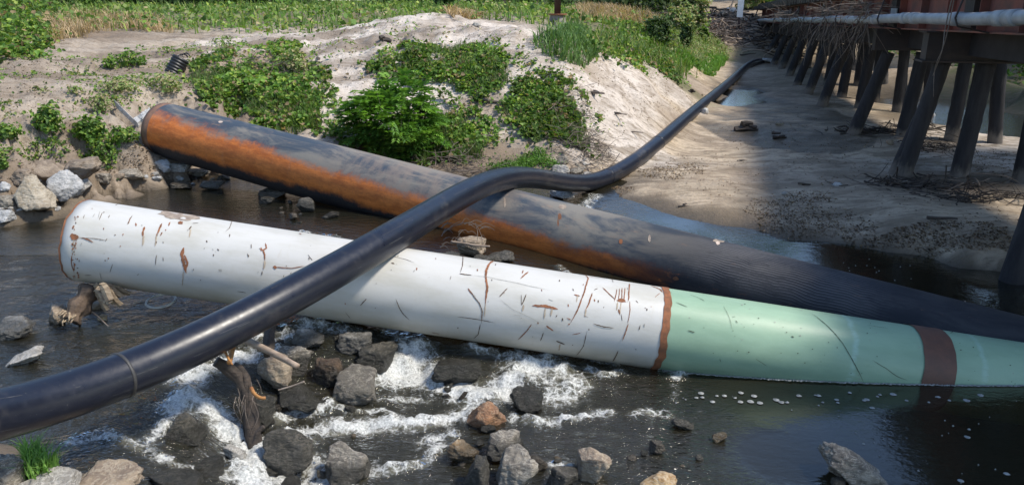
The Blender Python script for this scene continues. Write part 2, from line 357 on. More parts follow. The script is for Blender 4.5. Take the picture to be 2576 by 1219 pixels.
# --- ground mesh
def build_ground():
    ys = np.concatenate([np.linspace(-3, 4, 60)[:-1], 4 * (130 / 4.) ** np.linspace(0, 1, 620), [160, 200, 300, 500, 900]])
    us = np.linspace(-1, 1, 620); us = np.sign(us) * np.abs(us) ** 1.15
    hw = 3.5 + .82 * np.maximum(ys, 2); hw[-5:] = [200, 260, 400, 700, 1200]
    X = us[None] * hw[:, None]; Y = np.repeat(ys[:, None], len(us), 1)
    Z = TZ(X, Y); Z[-4:] = 2.8
    V = np.stack([X.ravel(), Y.ravel(), Z.ravel()], 1)
    ny, nx = X.shape; i = np.arange(ny - 1)[:, None] * nx + np.arange(nx - 1)[None]
    Fq = np.stack([i, i + 1, i + nx + 1, i + nx], -1).reshape(-1, 4)
    # colour zones
    x, y, z = V.T
    wx = x + fbm(x * 1.3, y * 1.3, o=3, s=50) * .3; wy = y + fbm(x * 1.3, y * 1.3, o=3, s=60) * .35
    C = np.zeros((len(V), 3))
    for k in range(0, len(V), 40000):
        d2 = (wx[k:k + 40000, None] - CP_XY[:, 0]) ** 2 + (wy[k:k + 40000, None] - CP_XY[:, 1]) ** 2
        w = 1 / (d2 + .02) ** 2; C[k:k + 40000] = (w @ CP_C) / w.sum(1, keepdims=True)
    wl = np.where((y < 15.5) & (x < 9), WAT(x, y), -9)
    wet = np.clip(1 - (z - wl) / .09, 0, 1); wet = np.maximum(wet, 0)
    wet = np.maximum(wet, np.clip(1 - (z - .31) / .06, 0, 1) * (np.hypot(x - 6.6, (y - 23) / 3) < 2.5))
    A = np.stack([wet, np.clip((z - .5) / .8, 0, 1), np.clip((z - 1.3) / .4, 0, 1) * np.clip((1 - x) / 2, 0, 1) * np.clip(.25 + 1.4 * fbm((x * .95 + y * .3) * .5, (-x * .3 + y * .95) * 2.6, o=4, s=90), 0, 1)], 1)
    m, nt, b = newmat('ground'); N = NT(nt)
    geo = N.n('ShaderNodeNewGeometry').outputs['Position']
    base = N.attr('col'); a = N.n('ShaderNodeSeparateColor'); N.l(N.attr('zone'), a.inputs[0]); wetv = a.outputs[0]
    n1 = N.noise(geo, 1.3, 6, .65); n2 = N.noise(geo, 9, 6, .7); n3 = N.noise(geo, 60, 4, .75)
    n4 = N.noise(N.map(geo, (1.2, 5, 3), (0, 0, .3)), 2.2, 5, .65)
    c = N.mix(N.ss(n1, .42, .66), base, N.mix(.55, base, (.24, .18, .125), 'MIX'))
    c = N.mix(N.math('MULTIPLY', N.ss(n4, .50, .64), .65), c, (.22, .17, .12))
    n5 = N.noise(N.map(geo, (.55, 1.6, 1), (0, 0, -.5)), 1.5, 7, .68, .6)
    c = N.mix(N.math('MULTIPLY', N.math('MULTIPLY', N.ss(n5, .47, .58), N.math('SUBTRACT', 1.0, a.outputs[1], clamp=True)), .62), c, (.20, .155, .105))
    c = N.mix(N.math('MULTIPLY', a.outputs[2], .8), c, (.20, .155, .115))
    c = N.mix(N.math('MULTIPLY', N.ss(n2, .54, .72), .55), c, (.15, .115, .08))
    c = N.mix(N.math('MULTIPLY', N.ss(n3, .60, .70), .75), c, (.09, .065, .045))
    c = N.mix(N.math('MULTIPLY', N.ss(n3, .66, .36), .0), c, (.7, .66, .6))
    c = N.mix(N.math('MULTIPLY', wetv, .72), c, (.07, .055, .036))
    N.l(c, b.inputs['Base Color'])
    rg = N.n('ShaderNodeMapRange'); N.l(wetv, rg.inputs[0]); rg.inputs[3].default_value = .92; rg.inputs[4].default_value = .35
    N.l(rg.outputs[0], b.inputs['Roughness']); b.inputs['Specular IOR Level'].default_value = .35
    h = N.math('ADD', N.math('MULTIPLY', n2, 1.0), N.math('MULTIPLY', n3, .35)); h = N.math('ADD', h, N.math('MULTIPLY', n4, .8))
    N.l(N.bump(h, .9, .05), b.inputs['Normal'])
    tag(fast_mesh('ground', V, Fq, m, {'col': C, 'zone': A}, smooth=True), kind='structure')
build_ground()

# --- water
def water_mat(name, foam=True, base=(.026, .025, .016), wave=1.0, rough=.03, see=.35):
    m, nt, b = newmat(name); N = NT(nt); geo = N.n('ShaderNodeNewGeometry').outputs['Position']
    out = nt.nodes['Material Output']
    w1 = N.noise(N.map(geo, (1, 1.7, 1), (0, 0, .5)), 7, 3, .55, .4); w2 = N.noise(N.map(geo, (1, 1.5, 1), (0, 0, -.4)), 26, 3, .6, .3)
    st = N.n('ShaderNodeSeparateColor'); N.l(N.attr('flow'), st.inputs[0]); calm, fo, turb = st.outputs[0], st.outputs[1], st.outputs[2]
    h = N.math('MULTIPLY', N.math('ADD', w1, N.math('MULTIPLY', w2, .45)), N.math('ADD', calm, 0.03))
    nb = N.bump(h, 1.0, .055 * wave)
    b.inputs['Base Color'].default_value = (*base, 1); b.inputs['Roughness'].default_value = rough; b.inputs['IOR'].default_value = 1.40
    N.l(nb, b.inputs['Normal'])
    tr = N.n('ShaderNodeBsdfTransparent'); tr.inputs[0].default_value = (.62, .52, .30, 1)
    fr = N.n('ShaderNodeFresnel'); fr.inputs[0].default_value = 1.33; N.l(nb, fr.inputs[1])
    gl = N.n('ShaderNodeBsdfGlossy'); gl.inputs['Roughness'].default_value = rough; N.l(nb, gl.inputs['Normal'])
    di = N.n('ShaderNodeBsdfDiffuse'); di.inputs[0].default_value = (*base, 1)
    if foam:
        air = N.math('MULTIPLY', N.ss(fo, .04, .55), N.ss(N.noise(geo, 6, 5, .7, .5), .36, .62)); N.l(N.mix(air, base, (.17, .16, .115)), di.inputs[0])
    m1 = N.n('ShaderNodeMixShader'); m1.inputs[0].default_value = 1 - see; N.l(tr.outputs[0], m1.inputs[1]); N.l(di.outputs[0], m1.inputs[2])
    m2 = N.n('ShaderNodeMixShader'); N.l(N.math('MULTIPLY', fr.outputs[0], 2.1, clamp=True), m2.inputs[0]); N.l(m1.outputs[0], m2.inputs[1]); N.l(gl.outputs[0], m2.inputs[2])
    last = m2.outputs[0]
    if foam:
        wp_ = N.n('ShaderNodeVectorMath', operation='MULTIPLY_ADD'); N.l(N.noise(geo, 5, 3, .6, 0, 1), wp_.inputs[0]); wp_.inputs[1].default_value = (.16, .16, .16); N.l(geo, wp_.inputs[2]); wgeo = wp_.outputs[0]
        vo = N.n('ShaderNodeTexVoronoi', feature='DISTANCE_TO_EDGE'); N.l(wgeo, vo.inputs['Vector']); vo.inputs['Scale'].default_value = 13
        vo2 = N.n('ShaderNodeTexVoronoi', feature='DISTANCE_TO_EDGE'); N.l(wgeo, vo2.inputs['Vector']); vo2.inputs['Scale'].default_value = 42
        nf = N.noise(N.map(wgeo, (1, 1.5, 1), (0, 0, .35)), 4.5, 8, .70, .8); nf2 = N.noise(geo, 55, 4, .7)
        lace = N.math('ADD', N.ss(vo.outputs[0], .20, .0), N.math('MULTIPLY', N.ss(vo2.outputs[0], .22, .0), .6))
        f = N.math('ADD', fo, N.math('MULTIPLY', N.math('SUBTRACT', nf, .5), 2.6)); f = N.math('ADD', f, N.math('MULTIPLY', N.math('SUBTRACT', lace, .45), .34)); f = N.math('ADD', f, N.math('MULTIPLY', N.math('SUBTRACT', nf2, .5), .5))
        mask = N.math('MULTIPLY', N.ss(f, .36, 1.2), N.ss(fo, .03, .3), clamp=True); mask = N.math('MULTIPLY', mask, .92)
        pf = N.n('ShaderNodeBsdfPrincipled'); pf.inputs['Base Color'].default_value = (.72, .73, .72, 1); pf.inputs['Roughness'].default_value = .55
        fc = N.mix(N.ss(nf2, .35, .65), (.38, .39, .37), (.72, .72, .69)); N.l(fc, pf.inputs['Base Color'])
        N.l(N.bump(N.math('ADD', nf, N.math('MULTIPLY', nf2, .3)), .8, .03), pf.inputs['Normal'])
        m3 = N.n('ShaderNodeMixShader'); N.l(mask, m3.inputs[0]); N.l(last, m3.inputs[1]); N.l(pf.outputs[0], m3.inputs[2]); last = m3.outputs[0]
    N.l(last, out.inputs['Surface']); return m
M_WATER = water_mat('water')
def water_grid(name, x0, x1, y0, y1, step, zf, flowf, mat, keep=None):
    xs = np.arange(x0, x1 + step, step); ys = np.arange(y0, y1 + step, step); X, Y = np.meshgrid(xs, ys)
    fl = flowf(X, Y); Z = zf(X, Y, fl); V = np.stack([X.ravel(), Y.ravel(), Z.ravel()], 1)
    ny, nx = X.shape; i = np.arange(ny - 1)[:, None] * nx + np.arange(nx - 1)[None]
    Fq = np.stack([i, i + 1, i + nx + 1, i + nx], -1).reshape(-1, 4)
    if keep is not None:
        k = keep(X, Y).ravel(); Fq = Fq[k[Fq].any(1)]
        used = np.unique(Fq); mp = np.full(len(V), -1); mp[used] = np.arange(len(used)); V = V[used]; Fq = mp[Fq]; fl = [f.ravel()[used] for f in fl]
    else: fl = [f.ravel() for f in fl]
    return tag(fast_mesh(name, V, Fq, mat, {'flow': np.stack(fl, 1)}, smooth=True), kind='structure')
CALM = [(PZ(a, b, .0), r) for a, b, r in [(2250,1050,1.5),(2500,1150,1.6),(2450,1020,1.2),(1980,1150,.55),(2100,680,1.6),(2300,720,1.4),(1950,1010,.6)]]
def flow(X, Y):
    fo = foam_at(X, Y)
    tb = np.zeros(X.shape)
    for k, (pts, w, s) in enumerate(FOAM):
        pass
    tb = np.clip(fo * 1.3, 0, 1)
    calm = np.full(X.shape, .8)
    for p, r in CALM: calm = np.minimum(calm, .8 * np.clip(np.hypot(X - p.x, Y - p.y) / r - .55, .02, 1))
    calm = np.where(Y > 8.5, calm * .30, calm); calm = np.where((Y > 9.5) & (X > 1.2), calm * .35, calm)
    calm = np.clip(calm + np.clip(fo, 0, 1) * .8 + .12 * vn(X * 1.5, Y * 1.5, s=4), .01, 1.6)
    return [calm, np.clip(fo, 0, 1.2), tb]
def wz(X, Y, fl):
    Z = WAT(X, Y); tb = fl[2]
    Z = Z + tb * (fbm(X * 6, Y * 8, o=4, s=15, g=.6) * .055 + .015) + fl[0] * fbm(X * 2.6, Y * 3.4, o=3, s=19) * .008
    return Z
water_grid('water', -13, 9.5, 1.5, 15.5, .032, wz, flow, M_WATER, keep=lambda X, Y: (TER(X, Y) < WAT(X, Y) + .25))
M_POND = water_mat('still_water', foam=False, wave=.25, rough=.02)
still = lambda X, Y: [np.full(X.shape, .25), np.zeros(X.shape), np.zeros(X.shape)]
water_grid('puddle_water', 4.6, 10, 17.5, 30, .1, lambda X, Y, f: np.full(X.shape, .27), still, M_POND, keep=lambda X, Y: (np.hypot((X - PZ(1850, 250, .27).x) / 1.5, (Y - PZ(1850, 250, .27).y) / 6) < 1))
water_grid('river_water', 10.3, 40, 13, 44, 1., lambda X, Y, f: np.full(X.shape, .13), lambda X, Y: [np.full(X.shape, .8), np.zeros(X.shape), np.zeros(X.shape)], M_POND)

# ------------------------------------------------------------------ big pipes
def pipe_frame(A, B):
    x = (B - A).normalized(); z = (Vector((0, 0, 1)) - x * x.z).normalized(); y = z.cross(x)
    return Matrix((x, y, z)).transposed(), (B - A).length
def cyl_mesh(name, s0, s1, R, mat, parent, n=96, th=.016, open0=False, open1=False, seg=.1, dent=0.0, edge=None):
    k = max(2, int((s1 - s0) / seg)); vs = []; fs = []
    S = np.linspace(s0, s1, k + 1)
    for i, s in enumerate(S):
        for j in range(n):
            a = 2 * math.pi * j / n
            r = R + dent * mnoise.noise(Vector((s * .9, math.cos(a) * 1.2, math.sin(a) * 1.2)))
            ss = s
            if edge and i in (0, k): ss = s + edge * mnoise.noise(Vector((s * 3, math.cos(a) * 5, math.sin(a) * 5)))
            vs.append((ss, r * math.cos(a), r * math.sin(a)))
    for i in range(k):
        for j in range(n): j2 = (j + 1) % n; fs.append((i * n + j, (i + 1) * n + j, (i + 1) * n + j2, i * n + j2))
    for (o, i0) in ((open0, 0), (open1, k)):
        if not o: continue
        b = len(vs); ri = R - th; sg = 1 if i0 == 0 else -1
        for dd in (0, .5 * sg, 1.2 * sg):
            for j in range(n): a = 2 * math.pi * j / n; vs.append((S[i0] + dd, ri * math.cos(a), ri * math.sin(a)))
        for j in range(n):
            j2 = (j + 1) % n
            q = (i0 * n + j, i0 * n + j2, b + j2, b + j); fs.append(q if sg > 0 else q[::-1])
            for r_ in (0, 1):
                q = (b + r_ * n + j, b + r_ * n + j2, b + (r_ + 1) * n + j2, b + (r_ + 1) * n + j); fs.append(q if sg > 0 else q[::-1])
    me = bpy.data.meshes.new(name); me.from_pydata(vs, [], fs); me.materials.append(mat)
    me.polygons.foreach_set('use_smooth', [abs(p.normal.x) < .7 for p in me.polygons]); me.update()
    return link(name, me, parent)

def absorb(target, mark):
    # surface marks become part of the mesh they lie on
    import bmesh
    off = len(target.data.materials)
    for m_ in mark.data.materials: target.data.materials.append(m_)
    mark.data.polygons.foreach_set('material_index', [p.material_index + off for p in mark.data.polygons])
    b_ = bmesh.new(); b_.from_mesh(target.data); b_.from_mesh(mark.data); b_.to_mesh(target.data); b_.free()
    bpy.data.objects.remove(mark)
def theta_nodes(N):
    co = N.n('ShaderNodeSeparateXYZ'); N.l(N.coord('Object'), co.inputs[0])
    return co.outputs[0], co.outputs[1], co.outputs[2]

# white and green coated pipe
WA, WB = P(212, 604, 7.2), P(2900, 1014, 7.2)
WR = .383; WM, WL = pipe_frame(WA, WB)
m, nt, b = newmat('white_coating'); N = NT(nt); oc = N.coord('Object'); s_, y_, z_ = theta_nodes(N)
n1 = N.noise(N.map(oc, (1, 3, 3)), 1.6, 5, .6); n2 = N.noise(oc, 38, 4, .7); n3 = N.noise(N.map(oc, (.6, 2, 2)), 14, 5, .75); n4 = N.noise(N.map(oc, (5, 1, 1)), 6, 4, .6)
c = N.mix(N.ss(n1, .4, .7), (.55, .54, .51), (.47, .455, .405))
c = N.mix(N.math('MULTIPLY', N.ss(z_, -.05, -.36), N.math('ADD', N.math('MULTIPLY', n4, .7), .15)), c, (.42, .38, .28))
c = N.mix(N.ss(n3, .70, .735), c, (.30, .23, .17)); c = N.mix(N.math('MULTIPLY', N.ss(n4, .60, .75), .35), c, (.50, .47, .40))
N.l(c, b.inputs['Base Color']); b.inputs['Roughness'].default_value = .42; b.inputs['Specular IOR Level'].default_value = .35; N.l(N.bump(n2, .15, .004), b.inputs['Normal'])
M_WHITE = m
m, nt, b = newmat('green_coating'); N = NT(nt); oc = N.coord('Object'); s_, y_, z_ = theta_nodes(N)
n1 = N.noise(N.map(oc, (1, 3, 3)), 1.7, 5, .6); n2 = N.noise(oc, 40, 4, .7); n3 = N.noise(N.map(oc, (.5, 2, 2)), 11, 5, .75)
c = N.mix(N.ss(n1, .35, .7), (.285, .42, .295), (.235, .355, .245))
c = N.mix(N.math('MULTIPLY', N.ss(n2, .5, .8), .25), c, (.20, .33, .25))
c = N.mix(N.ss(n3, .69, .73), c, (.12, .16, .10))
for s0, w, am in ((7.12, .045, .35), (8.28, .04, .3)):
    d = N.math('ABSOLUTE', N.math('SUBTRACT', N.math('ADD', s_, N.math('MULTIPLY', n1, .12)), s0 + .06))
    c = N.mix(N.math('MULTIPLY', N.math('MULTIPLY', N.ss(d, w, 0.0), am), N.ss(n3, .3, .6)), c, (.45, .66, .62))
c = N.mix(N.ss(z_, -.05, -.3), c, (.22, .33, .22)) if False else c
N.l(c, b.inputs['Base Color']); b.inputs['Roughness'].default_value = .42; b.inputs['Specular IOR Level'].default_value = .35; N.l(N.bump(n2, .1, .004), b.inputs['Normal'])
M_GREEN = m
M_RUST = simple('rust', (.30, .115, .05), .85, .35, 14, .5, .004, (.16, .07, .035))
M_RUSTDK = simple('dark_scratch', (.13, .085, .055), .8, .3, 20, .2, .002)
M_SCRATCHGREY = simple('grey_scratch', (.34, .33, .30), .7, .2, 20, .2, .002)
M_BANDBRN = simple('brown_wrap', (.135, .062, .04), .6, .25, 9, .25, .004, (.10, .05, .035))
M_MUD = simple('dried_mud', (.40, .33, .26), .95, .4, 18, .8, .01, (.22, .17, .14))
def s_of(px, A=WA, B=WB):
    # where along the axis a picture column falls
    lo, hi = 0.0, (B - A).length; d = (B - A).normalized()
    for _ in range(50):
        mid = (lo + hi) / 2; q = A + d * mid; t = q.y * CP - (q.z - CAMH) * SP
        if 1288 + F * q.x / t < px: lo = mid
        else: hi = mid
    return lo
wp = empty('coated_steel_pipe', WA); wp.rotation_euler = WM.to_euler()
tag(wp, 'large white and pale green coated pipe with rust scratches, lying tilted into the stream', 'pipe')
S_J = s_of(1650); S_B0, S_B1 = s_of(2268), s_of(2345)
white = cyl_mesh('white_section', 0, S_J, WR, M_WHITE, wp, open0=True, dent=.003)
cyl_mesh('green_section', S_J, WL, WR - .002, M_GREEN, wp, open1=True, dent=.003)
cyl_mesh('weld_band', S_J - .018, S_J + .05, WR + .006, M_RUST, wp, edge=.022, seg=.02)
cyl_mesh('brown_wrap_band', S_B0, S_B1, WR + .006, M_BANDBRN, wp, edge=.006, seg=.05)
rim = cyl_mesh('rusty_rim', -.006, .010, WR + .003, M_RUST, wp, edge=.02, seg=.012)
def cyl_hit(px, py, A, Mx, R):
    Mi = Mx.transposed(); d = Vector(ray(px, py)); o = Mi @ (Vector((0, 0, CAMH)) - A); d = Mi @ d
    a = d.y ** 2 + d.z ** 2; bb = o.y * d.y + o.z * d.z; c = o.y ** 2 + o.z ** 2 - R * R; D = bb * bb - a * c
    if D < 0: D = 0
    t = (-bb - math.sqrt(D)) / a; q = o + d * t; return q.x, math.atan2(q.z, q.y) % (2 * math.pi), t
def stroke(mb, pts, wpx, mi=0, A=None, Mx=None, R=None, seed=0, jag=.5):
    A = WA if A is None else A; Mx = WM if Mx is None else Mx; R = WR if R is None else R
    r = random.Random(seed); q = [cyl_hit(x, y, A, Mx, R) for x, y in pts]; fine = []
    for (s0, a0, t0), (s1, a1, t1) in zip(q[:-1], q[1:]):
        L = math.hypot(s1 - s0, (a1 - a0) * R); n = max(2, int(L / .012))
        for k in range(n): f = k / n; fine.append((s0 + (s1 - s0) * f, a0 + (a1 - a0) * f, t0))
    fine.append(q[-1]); n = len(fine); vs = []; RR = R + .0035
    for i, (s, a, t) in enumerate(fine):
        p0, p1 = fine[max(i - 1, 0)], fine[min(i + 1, n - 1)]; ds, da = p1[0] - p0[0], (p1[1] - p0[1]) * R; L = math.hypot(ds, da) or 1; nx, ny = -da / L, ds / L
        u = i / (n - 1); env = min(1, u * 6 + .15, (1 - u) * 5 + .1)
        for sg in (-1, 1):
            w = sg * wpx * t / F * .5 * env * (1 - jag * r.random()) ; off = mnoise.noise(Vector((i * .13, seed, 0))) * .004
            ss = s + nx * (w + off); aa = a + ny * (w + off) / R
            vs.append((ss, RR * math.cos(aa), RR * math.sin(aa)))
    mb.add(vs, [(2 * i, 2 * i + 1, 2 * i + 3, 2 * i + 2) for i in range(n - 1)], mi)
def blob(mb, cx, cy, wx, wy, mi, A=None, Mx=None, R=None, seed=0, rot=0, jag=.35):
    A = WA if A is None else A; Mx = WM if Mx is None else Mx; R = WR if R is None else R
    pts = []; n = 26
    for k in range(n):
        a = 2 * math.pi * k / n; f = 1 + jag * mnoise.noise(Vector((math.cos(a) * 2, math.sin(a) * 2, seed * 3.1))) + jag * .5 * mnoise.noise(Vector((math.cos(a) * 6, math.sin(a) * 6, seed * 1.7)))
        x, y = math.cos(a) * wx / 2 * f, math.sin(a) * wy / 2 * f
        pts.append((cx + x * math.cos(rot) - y * math.sin(rot), cy + x * math.sin(rot) + y * math.cos(rot)))
    RR = R + .0035; c = cyl_hit(cx, cy, A, Mx, R); vs = [(c[0], RR * math.cos(c[1]), RR * math.sin(c[1]))]
    for x, y in pts: q = cyl_hit(x, y, A, Mx, R); vs.append((q[0], RR * math.cos(q[1]), RR * math.sin(q[1])))
    mb.add(vs, [(0, 1 + k, 1 + (k + 1) % n) for k in range(n)], mi)
M_BLEED = simple('rust_bleed', (.47, .38, .28), .6, .2, 20, .1, .002)
mk = MB()
r4 = lambda *p: [(x / 3, 407 + y / 3) for x, y in p]
r5 = lambda *p: [(859 + x / 3, 407 + y / 3) for x, y in p]
r6 = lambda *p: [(859 + x / 3, 813 + y / 3) for x, y in p]
ST = [(r4((590,570),(700,578),(800,590)),2,1),(r4((620,570),(670,585),(705,610)),4,0),(r4((795,600),(812,575)),2,1),(r4((1222,465),(1200,520),(1178,562)),6,0),(r4((1092,490),(1080,530),(1080,562)),6,0),(r4((1228,530),(1210,560)),5,0),
 (r4((1025,460),(1027,487)),4,0),(r4((1285,455),(1272,485)),4,0),(r4((1445,485),(1425,515)),4,1),(r4((1000,405),(960,478)),2,1),(r4((755,375),(740,430)),1.5,2),(r4((775,380),(750,440)),2,1),(r4((720,390),(700,420)),2,2),(r4((830,400),(820,425)),2,1),
 (r4((985,420),(970,470)),2.5,0),(r4((640,400),(630,430)),2,1),(r4((1450,465),(1500,462)),2,1),(r4((890,320),(870,330)),2,1),
 (r4((1388,645),(1376,700),(1385,760),(1408,838)),11,0),(r4((1392,700),(1415,760),(1410,800)),6,0),(r4((2003,612),(2012,650),(1985,665),(2000,700),(2000,745)),5,0),(r4((1970,645),(1975,675)),6,0),(r4((2060,790),(2090,800)),9,0),(r4((2070,792),(2200,802),(2300,786)),2.5,0),
 (r4((1183,700),(1175,780)),2,1),(r4((1897,620),(1898,655)),2.5,1),(r4((1868,688),(1878,722)),2,1),(r4((853,768),(830,832)),1.5,1),(r4((755,830),(768,885)),1.8,2),(r4((1655,805),(1656,830)),2,1),(r4((1668,805),(1668,830)),2,1),(r4((1980,820),(1975,855)),2.5,1),(r4((640,853),(692,850)),2,1),(r4((1035,855),(1050,840)),2,1),
 (r4((1230,715),(1235,750)),2,1),(r4((1640,655),(1655,670)),5,1),(r4((1605,655),(1610,668)),2,1),(r4((1540,652),(1545,655)),4,1),(r4((1230,600),(1235,615)),2.5,1),(r4((1755,445),(1735,500),(1700,530)),2,1),(r4((1735,545),(1732,570)),3,1),(r4((2255,540),(2275,550)),5,0),(r4((2325,700),(2360,745)),1.5,1),(r4((2200,830),(2190,850)),2,1),(r4((2145,850),(2138,870)),2,1),(r4((700,290),(900,310),(960,320)),1.5,1),(r4((1790,975),(1860,985)),2,1),
 (r4((545,700),(540,760),(560,830)),3,0),(r4((600,735),(600,755)),3,1),
 (r5((917,715),(912,790),(895,838)),2.5,1),(r5((890,843),(985,856)),3,1),(r5((980,855),(1100,868),(1300,908),(1430,938),(1575,968)),1.2,2),
 (r5((1155,738),(1112,775),(1092,820),(1090,870),(1100,960),(1085,1078)),7,0),(r5((955,952),(1000,1015),(1040,1062),(1062,1120),(1058,1219)),3,1),(r5((955,952),(990,1000)),4,0),(r5((410,1030),(432,1090),(470,1150),(515,1190)),2.5,1),(r5((190,1030),(142,1082)),3,1),
 (r5((375,762),(402,770)),5,1),(r5((385,713),(480,735),(550,762)),1.3,1),(r5((828,860),(820,892)),1.5,1),(r5((1253,952),(1190,1018)),3,1),(r5((1395,997),(1360,1082)),3,1),(r5((1358,1000),(1358,1080)),1.5,1),(r5((1412,830),(1350,882)),4.5,0),
 (r5((1440,1084),(1540,1088),(1635,1110)),8,0),(r5((1835,843),(1862,880),(1820,1020),(1770,1140),(1725,1219)),4.5,0),(r5((1892,988),(1870,1060),(1842,1115)),4.5,0),(r5((1755,1000),(1800,1012)),5,0),(r5((1968,948),(2062,1040)),3.5,0),
 (r5((2078,960),(2060,1055)),3,0),(r5((2098,955),(2090,1045)),2.5,0),(r5((2118,950),(2112,1050)),3,0),(r5((2140,950),(2128,1055)),3,0),(r5((2172,918),(2160,1060)),4,0),(r5((2175,1050),(2178,1110),(2160,1219)),2.5,0),(r5((2085,1050),(2150,1055)),5,0),(r5((2090,1110),(2100,1150)),5,0),
 (r5((875,1168),(990,1180),(1155,1210)),2.2,1),(r5((1860,866),(2000,886)),2,0),(r5((2335,935),(2400,960),(2425,985)),5,0),(r5((2405,990),(2365,1022)),2,0),(r5((1190,1030),(1290,1110),(1420,1170),(1500,1215)),1.0,2),(r5((1790,855),(1880,862)),1.8,2),(r5((1560,1035),(1600,1050)),1.5,2),(r5((1745,955),(1752,975)),2.5,1),(r5((1905,968),(1935,955)),2,1),(r5((2220,1045),(2240,1065)),3,1),(r5((1700,1175),(1735,1190)),3,0),(r5((30,1130),(70,1180)),1.5,1),
 (r5((250,1105),(262,1095)),2,1),(r5((2035,880),(2052,912)),1.5,1),(r5((1300,1150),(1360,1160)),1,2),(r5((1830,1160),(1865,1172)),1.5,1),(r5((2110,1145),(2118,1200)),1.5,1),
 (r6((1435,3),(1385,70),(1330,122)),3.5,0),(r6((1050,0),(1032,80),(995,112)),2.2,1),(r6((1852,62),(1825,170),(1765,242)),2,1),(r6((2088,200),(2045,285)),3.5,1),(r6((2165,0),(2120,132)),3,0),(r6((1545,15),(1600,55)),5,0),(r6((1900,0),(1980,25),(2055,32)),3,1),(r6((1740,83),(1805,70)),2.5,0),(r6((1620,130),(1688,158)),5,1),(r6((1525,65),(1500,130)),2.5,1),(r6((1710,10),(1725,0)),5,0),(r6((2255,10),(2245,50)),2.5,1),(r6((680,65),(740,78)),4,0)]
for i, (pts, w, mi) in enumerate(ST): stroke(mk, pts, w, mi, seed=i)
for i, (x, y, L) in enumerate([(r4((1385, 830))[0] + (34,)), (r4((1180, 562))[0] + (26,)), (r4((2000, 745))[0] + (22,)), (r5((1088, 1078))[0] + (30,)), (r5((1540, 1105))[0] + (26,)), (r5((1590, 1110))[0] + (18,)), (r5((2110, 1060))[0] + (32,)), (r5((2085, 1060))[0] + (20,)), (r5((1845, 1110))[0] + (20,)), (r5((1780, 1010))[0] + (16,)), (r4((1440, 515))[0] + (18,)), (r4((1085, 562))[0] + (24,)), (r4((560, 590))[0] + (30,)), (r6((1650, 155))[0] + (16,)), (r5((1375, 1080))[0] + (16,))]):
    stroke(mk, [(x, y - 2), (x - 1.5, y + L * .5), (x - 3, y + L)], 3.4 + (i % 3), 4, seed=i + 300)
blob(mk, *r4((560, 567))[0], 20, 17, 0, seed=5); blob(mk, *r4((1360, 402))[0], 92, 26, 3, seed=2, rot=.12); blob(mk, *r4((1300, 395))[0], 50, 22, 3, seed=7, rot=.1)
blob(mk, *r4((1362, 460))[0], 14, 8, 0, seed=12); blob(mk, *r5((2110, 1045))[0], 22, 9, 0, seed=13)
rs = random.Random(3)
for i in range(75):   # specks and small chips
    x = rs.uniform(200, 1640); y0 = 500 + (x - 235) * .155; y = y0 + rs.betavariate(1.3, 1.6) * 185 + 8
    w = rs.uniform(1.2, 3.2); blob(mk, x, y, w, w * rs.uniform(.8, 3), rs.choice([1, 1, 0, 2]), seed=i + 40, rot=rs.uniform(-.3, .5))
for i in range(46):    # chipped rim
    a = rs.uniform(545, 700); blob(mk, 178 + abs(a - 610) * .07 + rs.uniform(1, 14), a, rs.uniform(1.5, 5), rs.uniform(2, 7), rs.choice([0, 0, 1]), seed=i + 400)
absorb(white, mk.build('rust_marks', [M_RUST, M_RUSTDK, M_SCRATCHGREY, M_MUD, M_BLEED]))
gk = MB()
for i, (pts, w) in enumerate([([(2035,785),(2074,813),(2117,860),(2147,910),(2174,963)],2.2),([(2195,905),(2230,927),(2257,946),(2284,956)],1.8),([(2180,817),(2235,826)],1.2),([(1730,830),(1748,836)],2.5),([(1990,845),(1998,848)],4),([(1700,760),(1730,772)],1.8),([(1735,740),(1765,752)],1.2),([(1760,750),(1772,757)],2),([(1850,805),(1856,812)],2.5),([(1820,770),(1835,800),(1842,830)],1),([(1900,900),(1930,920)],1),([(2390,838),(2400,834)],2),([(1810,900),(1813,910)],1.5)]): stroke(gk, pts, w, 0, seed=i + 90)
for i in range(70):
    x = rs.uniform(1690, 2560); y = 725 + (x - 1690) * .15 + rs.random() * 160; w = rs.uniform(1, 2.6); blob(gk, x, y, w * 1.6, w, rs.choice([0, 0, 1]), seed=i + 900)
absorb(bpy.data.objects['green_section'], gk.build('scratches', [simple('dark_green_scratch', (.075, .09, .055), .8), M_SCRATCHGREY]))

# rusted dark steel pipe
DA, DB = P(412, 326, 12.72), P(2760, 956, 7.66)
DR = .445; DM, DL = pipe_frame(DA, DB)
SX = lambda px: s_of(px, DA, DB)
m, nt, b = newmat('blue_black_rusted_steel'); N = NT(nt); oc = N.coord('Object'); s_, y_, z_ = theta_nodes(N)
